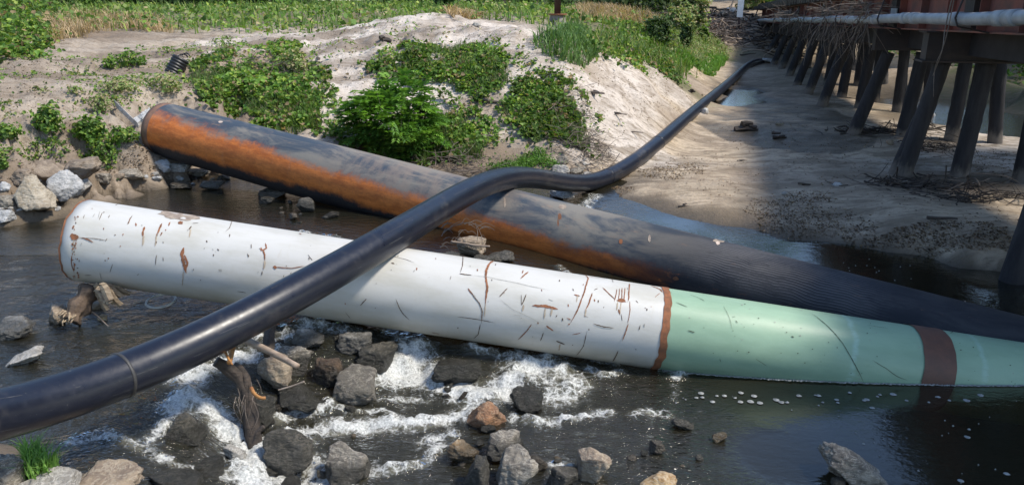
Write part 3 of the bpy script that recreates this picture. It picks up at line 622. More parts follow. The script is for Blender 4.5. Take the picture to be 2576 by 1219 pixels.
# height of the surface seen round the pipe: v = z/R, -1 underside, 1 crest
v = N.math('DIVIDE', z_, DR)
nA = N.noise(N.map(oc, (.6, 1.8, 1.8)), 1.5, 7, .68, .5); nB = N.noise(N.map(oc, (.8, 2.4, 2.4)), 4.5, 7, .75); nC = N.noise(oc, 30, 5, .75); nD = N.noise(N.map(oc, (3, 1, 1)), 2.0, 6, .7)
vn_ = N.math('ADD', v, N.math('MULTIPLY', N.math('SUBTRACT', nA, .5), .7)); vn_ = N.math('ADD', vn_, N.math('MULTIPLY', N.math('SUBTRACT', nC, .5), .22)); vn_ = N.math('ADD', vn_, N.math('MULTIPLY', N.math('SUBTRACT', nD, .5), .32))
top = N.mix(N.ss(N.math('ADD', nA, N.math('MULTIPLY', s_, .012)), .46, .66), (.045, .062, .084), (.20, .185, .16))
top = N.mix(N.math('MULTIPLY', N.ss(nB, .54, .72), .55), top, (.27, .19, .14)); top = N.mix(N.math('MULTIPLY', N.math('MULTIPLY', N.math('MULTIPLY', N.ss(s_, SX(780), SX(980)), N.ss(s_, SX(1420), SX(1180))), N.ss(nD, .36, .6)), .55), top, (.25, .195, .155))
top = N.mix(N.math('MULTIPLY', N.ss(nC, .6, .72), .35), top, (.035, .04, .06))
rustc = N.mix(N.ss(nB, .35, .65), (.42, .110, .022), (.66, .20, .042)); rustc = N.mix(N.math('MULTIPLY', N.ss(nC, .5, .75), .5), rustc, (.20, .07, .03)); rustc = N.mix(N.math('MULTIPLY', N.ss(nD, .55, .75), .22), rustc, (.48, .28, .16))
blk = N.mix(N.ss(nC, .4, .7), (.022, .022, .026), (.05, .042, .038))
# upper edge of the rust sinks from .38 at the open end to about 0 further along; rust dies out after ~7 m
ue = N.n('ShaderNodeMapRange'); N.l(s_, ue.inputs[0]); ue.inputs[1].default_value = 0; ue.inputs[2].default_value = SX(1500); ue.inputs[3].default_value = .74; ue.inputs[4].default_value = .12
up = N.ss(N.math('SUBTRACT', vn_, ue.outputs[0]), -.10, .20)
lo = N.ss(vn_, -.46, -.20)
fade = N.ss(N.math('ADD', s_, N.math('MULTIPLY', N.math('SUBTRACT', nA, .5), 3.0)), SX(1720), SX(1380))
patch = N.math('MULTIPLY', N.ss(nB, .56, .68), N.ss(s_, SX(2150), SX(1700)))
far_c = N.mix(N.ss(nA, .4, .65), (.017, .019, .025), (.050, .049, .052)); far_c = N.mix(N.math('MULTIPLY', N.ss(nB, .60, .72), .55), far_c, (.15, .085, .055))  # darkened steel: the trestle's shade put into the colour, with some rust
mid = N.mix(N.math('MAXIMUM', fade, N.math('MULTIPLY', patch, .55)), far_c, rustc)
topf = N.mix(N.ss(s_, SX(1420), SX(1850)), top, far_c)
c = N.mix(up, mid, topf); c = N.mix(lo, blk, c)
# fine parallel tool lines scored along the bare part
wv = N.math('SINE', N.math('ADD', N.math('MULTIPLY', N.math('ARCTAN2', z_, y_), 88), N.math('MULTIPLY', N.noise(N.map(oc, (1.4, .6, .6)), 1.6, 2, .5), 26)))
ln = N.math('MULTIPLY', N.ss(wv, .72, 1.0), N.math('MULTIPLY', N.ss(s_, SX(1700), SX(1820)), N.ss(s_, SX(2260), SX(2100)))); ln = N.math('MULTIPLY', ln, N.math('MULTIPLY', N.ss(v, .1, .45), N.ss(nB, .36, .5)))
c = N.mix(N.math('MULTIPLY', ln, .45), c, (.25, .24, .25))
N.l(c, b.inputs['Base Color']); b.inputs['Roughness'].default_value = .58; b.inputs['Specular IOR Level'].default_value = .32
N.l(N.bump(N.math('ADD', nC, nB), .3, .006), b.inputs['Normal']); M_DARK = m
dp = empty('rusted_steel_pipe', DA); dp.rotation_euler = DM.to_euler()
tag(dp, 'large dark blue steel pipe with orange rust flank, one end resting on the bank', 'pipe')
dbody = cyl_mesh('pipe_shell', .14, DL, DR, M_DARK, dp, n=128, open0=False, open1=True, dent=.004)
cyl_mesh('bare_end_ring', 0, .14, DR - .003, simple('rusty_pipe_end', (.26, .14, .085), .75, .3, 7, .4, .006, (.15, .085, .06)), dp, n=128, open0=True, seg=.05)
dk = MB(); rs = random.Random(5)
for i, (x, y, w, h, mi) in enumerate([(555,307,12,5,2),(1408,545,9,16,0),(1404,560,4,18,0),(1562,607,9,13,0),(1634,600,7,18,1),(1270,510,6,26,1),(1700,700,16,9,0),(1808,606,26,10,1),(1900,622,14,5,1),(1415,520,20,12,1),(1806,612,10,8,2),(2428,757,4,5,2)]):
    blob(dk, x, y, w, h, mi, DA, DM, DR, seed=i + 30)
absorb(dbody, dk.build('patches', [M_RUST, M_MUD, simple('pale_chip', (.62, .50, .42), .8)]))

# black plastic hose pipe laid over both
BP = [(-330,1120,3.55),(-150,1080,3.95),(0,1042,4.3),(150,1002,4.62),(300,948,4.95),(450,886,5.3),(600,812,5.62),(740,738,5.98),(860,672,6.45),(980,601,7.02),(1080,540,7.95),(1150,497,8.5),(1210,465,9.2),(1262,448,9.9),(1315,443,10.7),(1370,450,11.5),(1430,463,12.5),(1490,463,13.5),(1540,452,14.2),(1590,422,15.1),(1640,378,16.4),(1690,327,18.4),(1725,295,20.4),(1760,264,23.0),(1800,238,25.8),(1840,209,29.5),(1862,183,33.0),(1878,163,37.5),(1884,156,39.5),(1895,154,40.5),(1925,154,41.5),(1960,153,42)]
BRAD = .147
def catmull(pts, n=8):
    out = []; P_ = [pts[0]] + list(pts) + [pts[-1]]
    for i in range(1, len(P_) - 2):
        for k in range(n):
            t = k / n; a, b_, c_, d = P_[i - 1:i + 3]
            out.append(.5 * ((2 * b_) + (c_ - a) * t + (2 * a - 5 * b_ + 4 * c_ - d) * t * t + (3 * b_ - a - 3 * c_ + d) * t ** 3))
    out.append(P_[-2]); return out
bpts = []
for x, y, t in BP:
    p = P(x, y, t)
    if t > 13.3:
        g = float(TZ(p.x, p.y)); p2 = p
        for _ in range(12):   # slide along the sight line until it rests on the sand
            if p2.z - BRAD * .9 - g > .03: t *= 1.01
            elif p2.z - BRAD * .9 - g < -.03: t *= .99
            p2 = P(x, y, t); g = float(TZ(p2.x, p2.y))
        p = p2
    bpts.append(p)
# smooth the far depths
for _ in range(3):
    q = [p.copy() for p in bpts]
    for i in range(len(bpts) - 2, 17, -1): bpts[i] = q[i] * .5 + (q[i - 1] + q[i + 1]) * .25
_e = (bpts[0] - bpts[1]).normalized(); bpts = [bpts[0] + Vector((_e.x, _e.y, 0)) * 5.0, bpts[0] + Vector((_e.x, _e.y, 0)) * 2.2] + bpts
bl = catmull(bpts, 10)
def push_out(p, A, B, R):
    # lift the hose toward the open side until it only rests on the big pipe
    d = (B - A).normalized(); o = Vector((0, 0, CAMH)); v = (p - o).normalized()
    for _ in range(400):
        w = p - A; s = w.dot(d); q = w - d * s
        if s < -.1 or q.length >= R + BRAD: break
        p = p - v * .004
    return p
for _ in range(4):
    bl = [push_out(push_out(p, WA, WB, WR), DA, DB, DR) for p in bl]
    q = [p.copy() for p in bl]
    for i in range(8, len(bl) - 8): bl[i] = sum((q[i + j] * (9 - abs(j)) for j in range(-8, 9)), Vector((0, 0, 0))) / 81
m, nt, b = newmat('black_plastic'); N = NT(nt); oc = N.coord('Object'); n1 = N.noise(oc, 1.5, 5, .6); n2 = N.noise(oc, 12, 6, .8); n3 = N.noise(oc, 55, 3, .7)
c = N.mix(N.math('MULTIPLY', N.ss(n2, .5, .75), .5), (.008, .010, .019), (.020, .022, .032)); c = N.mix(N.math('MULTIPLY', N.math('MULTIPLY', N.ss(n1, .5, .72), N.ss(n2, .4, .6)), .45), c, (.10, .088, .075))
c = N.mix(N.math('MULTIPLY', N.ss(n3, .68, .74), .5), c, (.22, .21, .20))
N.l(c, b.inputs['Base Color']); rr = N.n('ShaderNodeMapRange'); N.l(n2, rr.inputs[0]); rr.inputs[1].default_value = .3; rr.inputs[2].default_value = .7; rr.inputs[3].default_value = .26; rr.inputs[4].default_value = .42
N.l(rr.outputs[0], b.inputs['Roughness']); b.inputs['Specular IOR Level'].default_value = .5; N.l(N.bump(n1, .15, .02), b.inputs['Normal']); M_BLACK = m
mb = MB(); mb.tube(bl, BRAD, 48)
hose = mb.build('black_plastic_pipe', M_BLACK, smooth=True)
tag(hose, 'long black plastic pipe draped over both steel pipes and winding up the creek bed', 'pipe')
M_SCUFF = simple('scuffed_seam', (.05, .048, .046), .5, .2, 20)
for px in (305, 1525, 1655):
    bi = min(range(1, len(bl) - 1), key=lambda i: abs(1288 + F * bl[i].x / (bl[i].y * CP - (bl[i].z - CAMH) * SP) - px))
    d = (bl[bi + 1] - bl[bi - 1]).normalized(); mb = MB(); c0 = bl[bi]
    mb.tube([c0 - d * .012, c0 - d * .008, c0 + d * .008, c0 + d * .012], [BRAD + .0005, BRAD + .006, BRAD + .006, BRAD + .0005], 48)
    mb.build('fusion_seam', M_SCUFF if px < 1000 else M_BLACK, hose, smooth=True)
# scuff streaks along the hose
sk = MB(); rs = random.Random(9)
for k in range(60):
    i = rs.randrange(12, 165); L = rs.randrange(1, 7); a0 = rs.uniform(.3, 3.6); vs = []
    for j in range(L + 1):
        if i + j + 1 >= len(bl): break
        p = bl[i + j]; d = (bl[i + j + 1] - bl[i + j - 1]).normalized(); u = Vector((0, 0, 1)); u = (u - d * u.dot(d)).normalized(); w = d.cross(u)
        for sg in (-1, 1):
            a = a0 + sg * rs.uniform(.002, .012) + j * .01; vs.append(p + (w * math.cos(a) * -1 + u * math.sin(a)) * (BRAD + .0012))
    n = len(vs) // 2
    if n > 1: sk.add(vs, [(2 * q, 2 * q + 1, 2 * q + 3, 2 * q + 2) for q in range(n - 1)])
absorb(hose, sk.build('scuffs', simple('scuff', (.10, .10, .105), .6, .2, 30)))
def dist_axis(p, A, d): v = p - A; return (v - d * v.dot(d)).length
print('CLEAR white', min(dist_axis(p, WA, (WB - WA).normalized()) for p in bl) - WR - BRAD, 'dark', min(dist_axis(p, DA, (DB - DA).normalized()) for p in bl) - DR - BRAD)
for p in bl[150:230:10]: print('hose', [round(q, 2) for q in p], 'gap', round(p.z - BRAD - float(TZ(p.x, p.y)), 2))

# ------------------------------------------------------------------ trestle bridge
BD = Vector((.219, .976, 0)); BN = Vector((.976, -.219, 0))
zb = lambda a: 3.08 - .022 * a
def BR(a, b, z): v = BD * a + BN * b; return Vector((v.x, v.y, z))
M_GIRD = simple('red_brown_girder', (.235, .075, .06), .6, .35, 1.6, .3, .01, (.11, .055, .055))
M_STEELDK = simple('dark_steel', (.042, .032, .031), .7, .3, 3, .3, .01, (.022, .019, .021))
M_PILE = simple('creosote_timber', (.028, .027, .030), .85, .35, 4, .7, .012, (.013, .012, .015), stretch=(3, 3, .5))
M_UNUSED = simple('weathered_pile_foot', (.20, .175, .155), .85, .3, 5, .6, .012, (.09, .08, .075), stretch=(2, 2, .6))
nt = M_PILE.node_tree; N = NT(nt); _b = nt.nodes['Principled BSDF']; _old = _b.inputs['Base Color'].links[0].from_socket
_nz = N.noise(N.map(N.coord('Object'), (1, 1, .4)), 9, 5, .7); _sc = N.n('ShaderNodeSeparateColor'); N.l(N.attr('foot'), _sc.inputs[0])
N.l(N.mix(N.math('MULTIPLY', N.ss(N.math('ADD', _sc.outputs[0], N.math('MULTIPLY', N.math('SUBTRACT', _nz, .5), .9)), .25, .8), .85), _old, N.mix(_nz, (.11, .09, .075), (.22, .19, .16))), _b.inputs['Base Color'])
M_TIMB = simple('deck_timber', (.085, .068, .055), .85, .3, 3, .6, .012, (.045, .037, .03))
M_CONDUIT = simple('grey_conduit', (.30, .33, .36), .45, .15, 3, .1, .004, (.20, .22, .25))
bridge = empty('trestle_bridge', BR(15, 4, 0)); tag(bridge, 'low rail trestle with red brown girder on leaning dark timber piles', 'bridge')
def child(mb, name, mats, smooth=False, parent=None):
    o = mb.build(name, mats, None, smooth=smooth); o.parent = parent or bridge
    if parent is None: o.matrix_parent_inverse = Matrix.Translation(-bridge.location)
    return o
def bbox(mb, a0, a1, b0, b1, z0f, z1f, mi=0, n=1):
    for k in range(n):
        A0, A1 = a0 + (a1 - a0) * k / n, a0 + (a1 - a0) * (k + 1) / n
        vs = [BR(a, b, (z0f if zz == 0 else z1f)(a)) for a in (A0, A1) for b in (b0, b1) for zz in (0, 1)]
        mb.add(vs, [(0, 1, 3, 2), (4, 6, 7, 5), (0, 4, 5, 1), (2, 3, 7, 6), (0, 2, 6, 4), (1, 5, 7, 3)], mi)
for b0 in (4.25, 6.35):
    mb = MB(); bbox(mb, 4, 52, b0 - .02, b0 + .02, lambda a: zb(a) + .02, lambda a: zb(a) + .70)
    bbox(mb, 4, 52, b0 - .17, b0 + .17, lambda a: zb(a) - .004, lambda a: zb(a) + .022); bbox(mb, 4, 52, b0 - .17, b0 + .17, lambda a: zb(a) + .70, lambda a: zb(a) + .725)
    g = child(mb, 'girder', M_GIRD)
    for a in np.arange(5.2, 51, 1.55):
        if b0 > 5: break
        mb = MB(); bbox(mb, a, a + .02, b0 - .15, b0 - .021, lambda q: zb(q) + .024, lambda q: zb(q) + .698); child(mb, 'stiffener', M_GIRD, parent=g)
    for a in (8.7, 13.2, 17.9, 22.5, 27.2, 33.4, 39.6):
        if b0 > 5: break
        mb = MB(); bbox(mb, a, a + .42, b0 - .155, b0 - .022, lambda q: zb(q) + .026, lambda q: zb(q) + .696); child(mb, 'splice_plate', M_STEELDK, parent=g)
mb = MB()
for b0 in (4.75, 5.3, 5.85): bbox(mb, 4, 52, b0 - .14, b0 + .14, lambda a: zb(a) - .40, lambda a: zb(a) + .70)
child(mb, 'stringers', simple('shaded_steel', (.022, .020, .024), .8, .3, 3))  # near-black steel colour stands in for the shade beneath the deck
mb = MB(); rs = random.Random(2)
for a in np.arange(4, 52, .42):
    q = rs.uniform(-.05, .05); bbox(mb, a, a + .24, 3.72 + q, 7.0 + q, lambda z: zb(z) + .727, lambda z: zb(z) + .93)
child(mb, 'deck_ties', M_TIMB)
mb = MB(); bbox(mb, 4, 52, 3.95, 4.15, lambda z: zb(z) + .932, lambda z: zb(z) + 1.08); bbox(mb, 4, 52, 6.6, 6.8, lambda z: zb(z) + .932, lambda z: zb(z) + 1.08); child(mb, 'guard_timbers', M_TIMB)
mb = MB()
for b0 in (4.6, 6.05): bbox(mb, 4, 52, b0 - .035, b0 + .035, lambda z: zb(z) + .931, lambda z: zb(z) + 1.07)
child(mb, 'rails', M_GIRD)
BENTS = [9.9, 14.9, 18.8, 23.9, 26.8, 29.5, 32.3, 35.2, 38.2, 41.2]
rs = random.Random(4)
def pile(a, bb, bt, r, ztop, name='pile'):
    p0 = BR(a, bb, 0); g = float(TZ(p0.x, p0.y)); z0 = g - .35; p0.z = z0; p1 = BR(a, bt, ztop); mb = MB()
    n = 24; pts = [p0.lerp(p1, k / n) for k in range(n + 1)]; mb.tube(pts, [r * (1 - .10 * k / n) for k in range(n + 1)], 20, rough=.08, seed=a * 3 + bb)
    o = child(mb, name, M_PILE, smooth=True)
    ph = rs.uniform(.25, .55); zz = np.array([v.co.z for v in o.data.vertices]) ; f = np.clip(1 - (zz - g) / ph, 0, 1)
    at = o.data.color_attributes.new('foot', 'FLOAT_COLOR', 'POINT'); c4 = np.ones((len(f), 4), np.float32); c4[:, :3] = f[:, None]; at.data.foreach_set('color', c4.ravel())
    return o
for k, a in enumerate(BENTS):
    zt = zb(a) - .50
    mb = MB(); cb0, cb1 = 3.95, 7.0
    if k in (0, 1):
        bbox(mb, a - .17, a + .17, cb0, cb1, lambda z: zb(a) - .48, lambda z: zb(a) - .03); bbox(mb, a - .24, a + .24, cb0 - .06, cb1, lambda z: zb(a) - .515, lambda z: zb(a) - .482); bbox(mb, a - .24, a + .24, cb0 - .06, cb1, lambda z: zb(a) - .028, lambda z: zb(a) - .006)
    else: bbox(mb, a - .16, a + .16, cb0, cb1, lambda z: zb(a) - .46, lambda z: zb(a) - .006)
    child(mb, 'pile_cap', M_STEELDK)
    j = rs.uniform(-.06, .06)
    pile(a, (3.98 if k == 0 else 3.86 if k == 1 else 3.72) + j, 4.28, .148, zt)
    if k in (1, 3): pile(a + .42, 3.80, 4.45, .12, zt)
    pile(a, 4.82 + j, 4.98, .155, zt)
    if k in (1,): pile(a + .4, 5.0, 5.05, .14, zt)
    pile(a - .02, 5.85 + j, 5.85, .15, zt); pile(a, 6.75, 6.5, .15, zt)
conduit_z = lambda a: 3.31 - .0242 * a
cz = empty('utility_conduit', BR(15, 3.72, conduit_z(15))); tag(cz, 'grey conduit pipe slung along the side of the red girder', 'conduit')
mb = MB(); mb.tube([BR(a, 3.72 , conduit_z(a) + .012 * math.sin(a * .9)) for a in np.arange(4, 48, .5)], .086, 28); o = child(mb, 'conduit_tube', M_CONDUIT, True); o.parent = cz; o.matrix_parent_inverse = Matrix.Translation(-cz.location)
for a in (10.55, 10.95, 12.6, 14.9, 15.5, 17.9, 20.6, 23.2, 26, 29, 32, 36):
    mb = MB(); w = .16; mb.tube([BR(a - w, 3.72, conduit_z(a - w) + .012 * math.sin((a - w) * .9)), BR(a + w, 3.72, conduit_z(a + w) + .012 * math.sin((a + w) * .9))], .099, 28); o = child(mb, 'coupling', M_CONDUIT, True); o.parent = cz; o.matrix_parent_inverse = Matrix.Translation(-cz.location)
for a in (12.35, 17.2, 22, 28):
    mb = MB(); mb.tube([BR(a, 3.76, zb(a) + .8), BR(a, 3.615, conduit_z(a)), BR(a, 3.66, conduit_z(a) - .11), BR(a, 4.1, zb(a))], .014, 6)
    o = child(mb, 'hanger', M_STEELDK); o.parent = cz; o.matrix_parent_inverse = Matrix.Translation(-cz.location)
# small grey plates fixed on the girder
for a, h in ((12.2, .56), (17.5, .20)):
    mb = MB(); bbox(mb, a - .16, a + .3, 3.98, 4.0, lambda z: zb(a) + h, lambda z: zb(a) + h + .2); o = mb.build('girder_plate', M_CONDUIT)
    tag(o, 'blank grey plate high on the girder above the conduit' if h > .4 else 'small grey plate on the girder beside the tangled branches', 'plate')

# ------------------------------------------------------------------ rocks
def rock_mat(name, col, col2, vein=None, rough=.75, veinw=.045, scale=5):
    m, nt, b = newmat(name); N = NT(nt); oc = N.coord('Object')
    n1 = N.noise(oc, scale, 6, .65, .4); n2 = N.noise(oc, scale * 6, 6, .75); n3 = N.noise(N.map(oc, (1, 1, 4), (.5, .3, 0)), scale * 1.6, 5, .7, .8)
    c = N.mix(N.ss(n1, .4, .64), col2, col); c = N.mix(N.math('MULTIPLY', N.ss(n2, .52, .72), .5), c, tuple(x * .55 for x in col2))
    if vein:
        d = N.math('ABSOLUTE', N.math('SUBTRACT', n3, .5)); c = N.mix(N.math('MULTIPLY', N.ss(d, veinw, 0.0), .75), c, vein)
    w = N.n('ShaderNodeSeparateColor'); N.l(N.attr('wet'), w.inputs[0]); wet = N.ss(N.math('ADD', w.outputs[0], N.math('MULTIPLY', N.math('SUBTRACT', n1, .5), .5)), .35, .65)
    c = N.mix(N.math('MULTIPLY', wet, .82), c, (.022, .021, .016))
    N.l(c, b.inputs['Base Color']); r = N.n('ShaderNodeMapRange'); N.l(wet, r.inputs[0]); r.inputs[3].default_value = rough; r.inputs[4].default_value = .22
    N.l(r.outputs[0], b.inputs['Roughness']); b.inputs['Specular IOR Level'].default_value = .45
    N.l(N.bump(N.math('ADD', n2, N.math('MULTIPLY', n3, 1.1)), .9, .03), b.inputs['Normal']); return m
RM = {'g': rock_mat('grey_veined_rock', (.31, .275, .22), (.155, .135, .11), (.50, .45, .37)),
      'p': rock_mat('pale_rock', (.46, .43, .38), (.28, .26, .23), (.60, .57, .52)),
      't': rock_mat('tan_rock', (.42, .33, .23), (.25, .19, .14), (.50, .42, .32)),
      'y': rock_mat('yellow_rock', (.56, .40, .20), (.36, .22, .10), (.62, .52, .38)),
      'o': rock_mat('orange_rock', (.42, .21, .10), (.20, .11, .065), (.40, .28, .18)),
      'd': rock_mat('dark_wet_rock', (.095, .088, .072), (.042, .040, .032), (.20, .175, .14), rough=.4),
      'b': rock_mat('brown_wet_rock', (.17, .115, .075), (.07, .05, .035), None, rough=.28, scale=9),
      'e': rock_mat('earthy_boulder', (.36, .29, .22), (.22, .17, .125), None, rough=.9),
      'c': rock_mat('cream_rock', (.52, .45, .34), (.34, .28, .20), (.58, .53, .44)),
      'w': rock_mat('white_concrete', (.56, .55, .53), (.33, .33, .32), (.66, .65, .63), rough=.85)}
import bmesh
_bm = bmesh.new(); bmesh.ops.create_icosphere(_bm, subdivisions=5, radius=1.0)
ICO_V = np.array([v.co[:] for v in _bm.verts]); ICO_F = np.array([[v.index for v in f.verts] for f in _bm.faces]); _bm.free()
_bm = bmesh.new(); bmesh.ops.create_icosphere(_bm, subdivisions=3, radius=1.0)
ICS_V = np.array([v.co[:] for v in _bm.verts]); ICS_F = np.array([[v.index for v in f.verts] for f in _bm.faces]); _bm.free()
def rock_shape(seed, dims, small=False, planes=13, rnd=.0, pointy=0):
    r = np.random.default_rng(seed); V, Fq = (ICS_V, ICS_F) if small else (ICO_V, ICO_F)
    nrm = r.normal(size=(planes, 3)); nrm /= np.linalg.norm(nrm, axis=1, keepdims=True)
    nrm = np.vstack([nrm, [[1, .1, 0], [-1, .1, .1], [0, 1, .1], [0, -1, .2], [.1, 0, 1]]]); h = r.uniform(.52, .96, len(nrm)); h[-5:] = .88
    dots = V @ nrm.T; rr = np.where(dots > .05, h / np.maximum(dots, .05), 9.)
    k = 38; rad = -np.log(np.exp(-k * np.minimum(rr, 1.3)).sum(1)) / k; rad = np.minimum(rad, 1.15)
    X = V * rad[:, None]
    s3 = seed * 1.37
    n = fbm(X[:, 0] * 1.8 + s3, X[:, 1] * 1.8, X[:, 2] * 1.8 + .01, o=5, s=seed, g=.55); rg = np.abs(fbm(X[:, 0] * 4 + s3, X[:, 1] * 4, X[:, 2] * 4 + .3, o=3, s=seed + 7))
    n3 = fbm(X[:, 0] * 9, X[:, 1] * 9, X[:, 2] * 9 + .2, o=3, s=seed + 3)
    X = X * (1 + .11 * n - .07 * rg + .022 * n3)[:, None]
    if pointy: X[:, :2] *= np.clip(1.15 - pointy * (X[:, 2:3] + .2), .15, 1.5)
    mx = np.abs(X).max(0); X = X / mx
    return X * np.array(dims) / 2, Fq
ROCKN = [0]
def rock(px, py, w, h, mat, label, seed=None, rot=0, tilt=0, wetl=None, group=None, name='rock', cat='rock', depth=.85, base=.35, pointy=0, wet=None, planes=None, tt=None, lift=0):
    ROCKN[0] += 1; planes = planes or (6, 8, 11, 14)[(seed or ROCKN[0]) % 4]; seed = seed or ROCKN[0] * 17 + 3
    g = hit(px, py + h * base, water=True); t = (g.y * CP - (g.z - CAMH) * SP) if tt is None else tt
    W_, H_ = w * t / F * .97, h * t / F / .95 * .92
    c = P(px, py, t + .0)
    X, Fq = rock_shape(seed, (W_, max(W_, H_) * depth, H_), small=(w < 34), planes=planes, pointy=pointy)
    Mx = np.array(Matrix.Rotation(math.radians(rot), 3, 'Y') @ Matrix.Rotation(math.radians(tilt), 3, 'X')); X = X @ Mx.T
    wl_ = float(WAT(c.x, c.y)) if (c.y < 15 and c.x < 9) else -5
    if wet is None: wz_ = np.clip(1 - (X[:, 2] + c.z - wl_ - .04) / .2, 0, 1)
    else: wz_ = np.full(len(X), float(wet)); 
    wv = np.stack([wz_, wz_, wz_], 1)
    o = fast_mesh(name, X, Fq, RM[mat], {'wet': wv}, smooth=True); o.location = c + Vector((0, 0, lift))
    tag(o, label, cat, group); return o
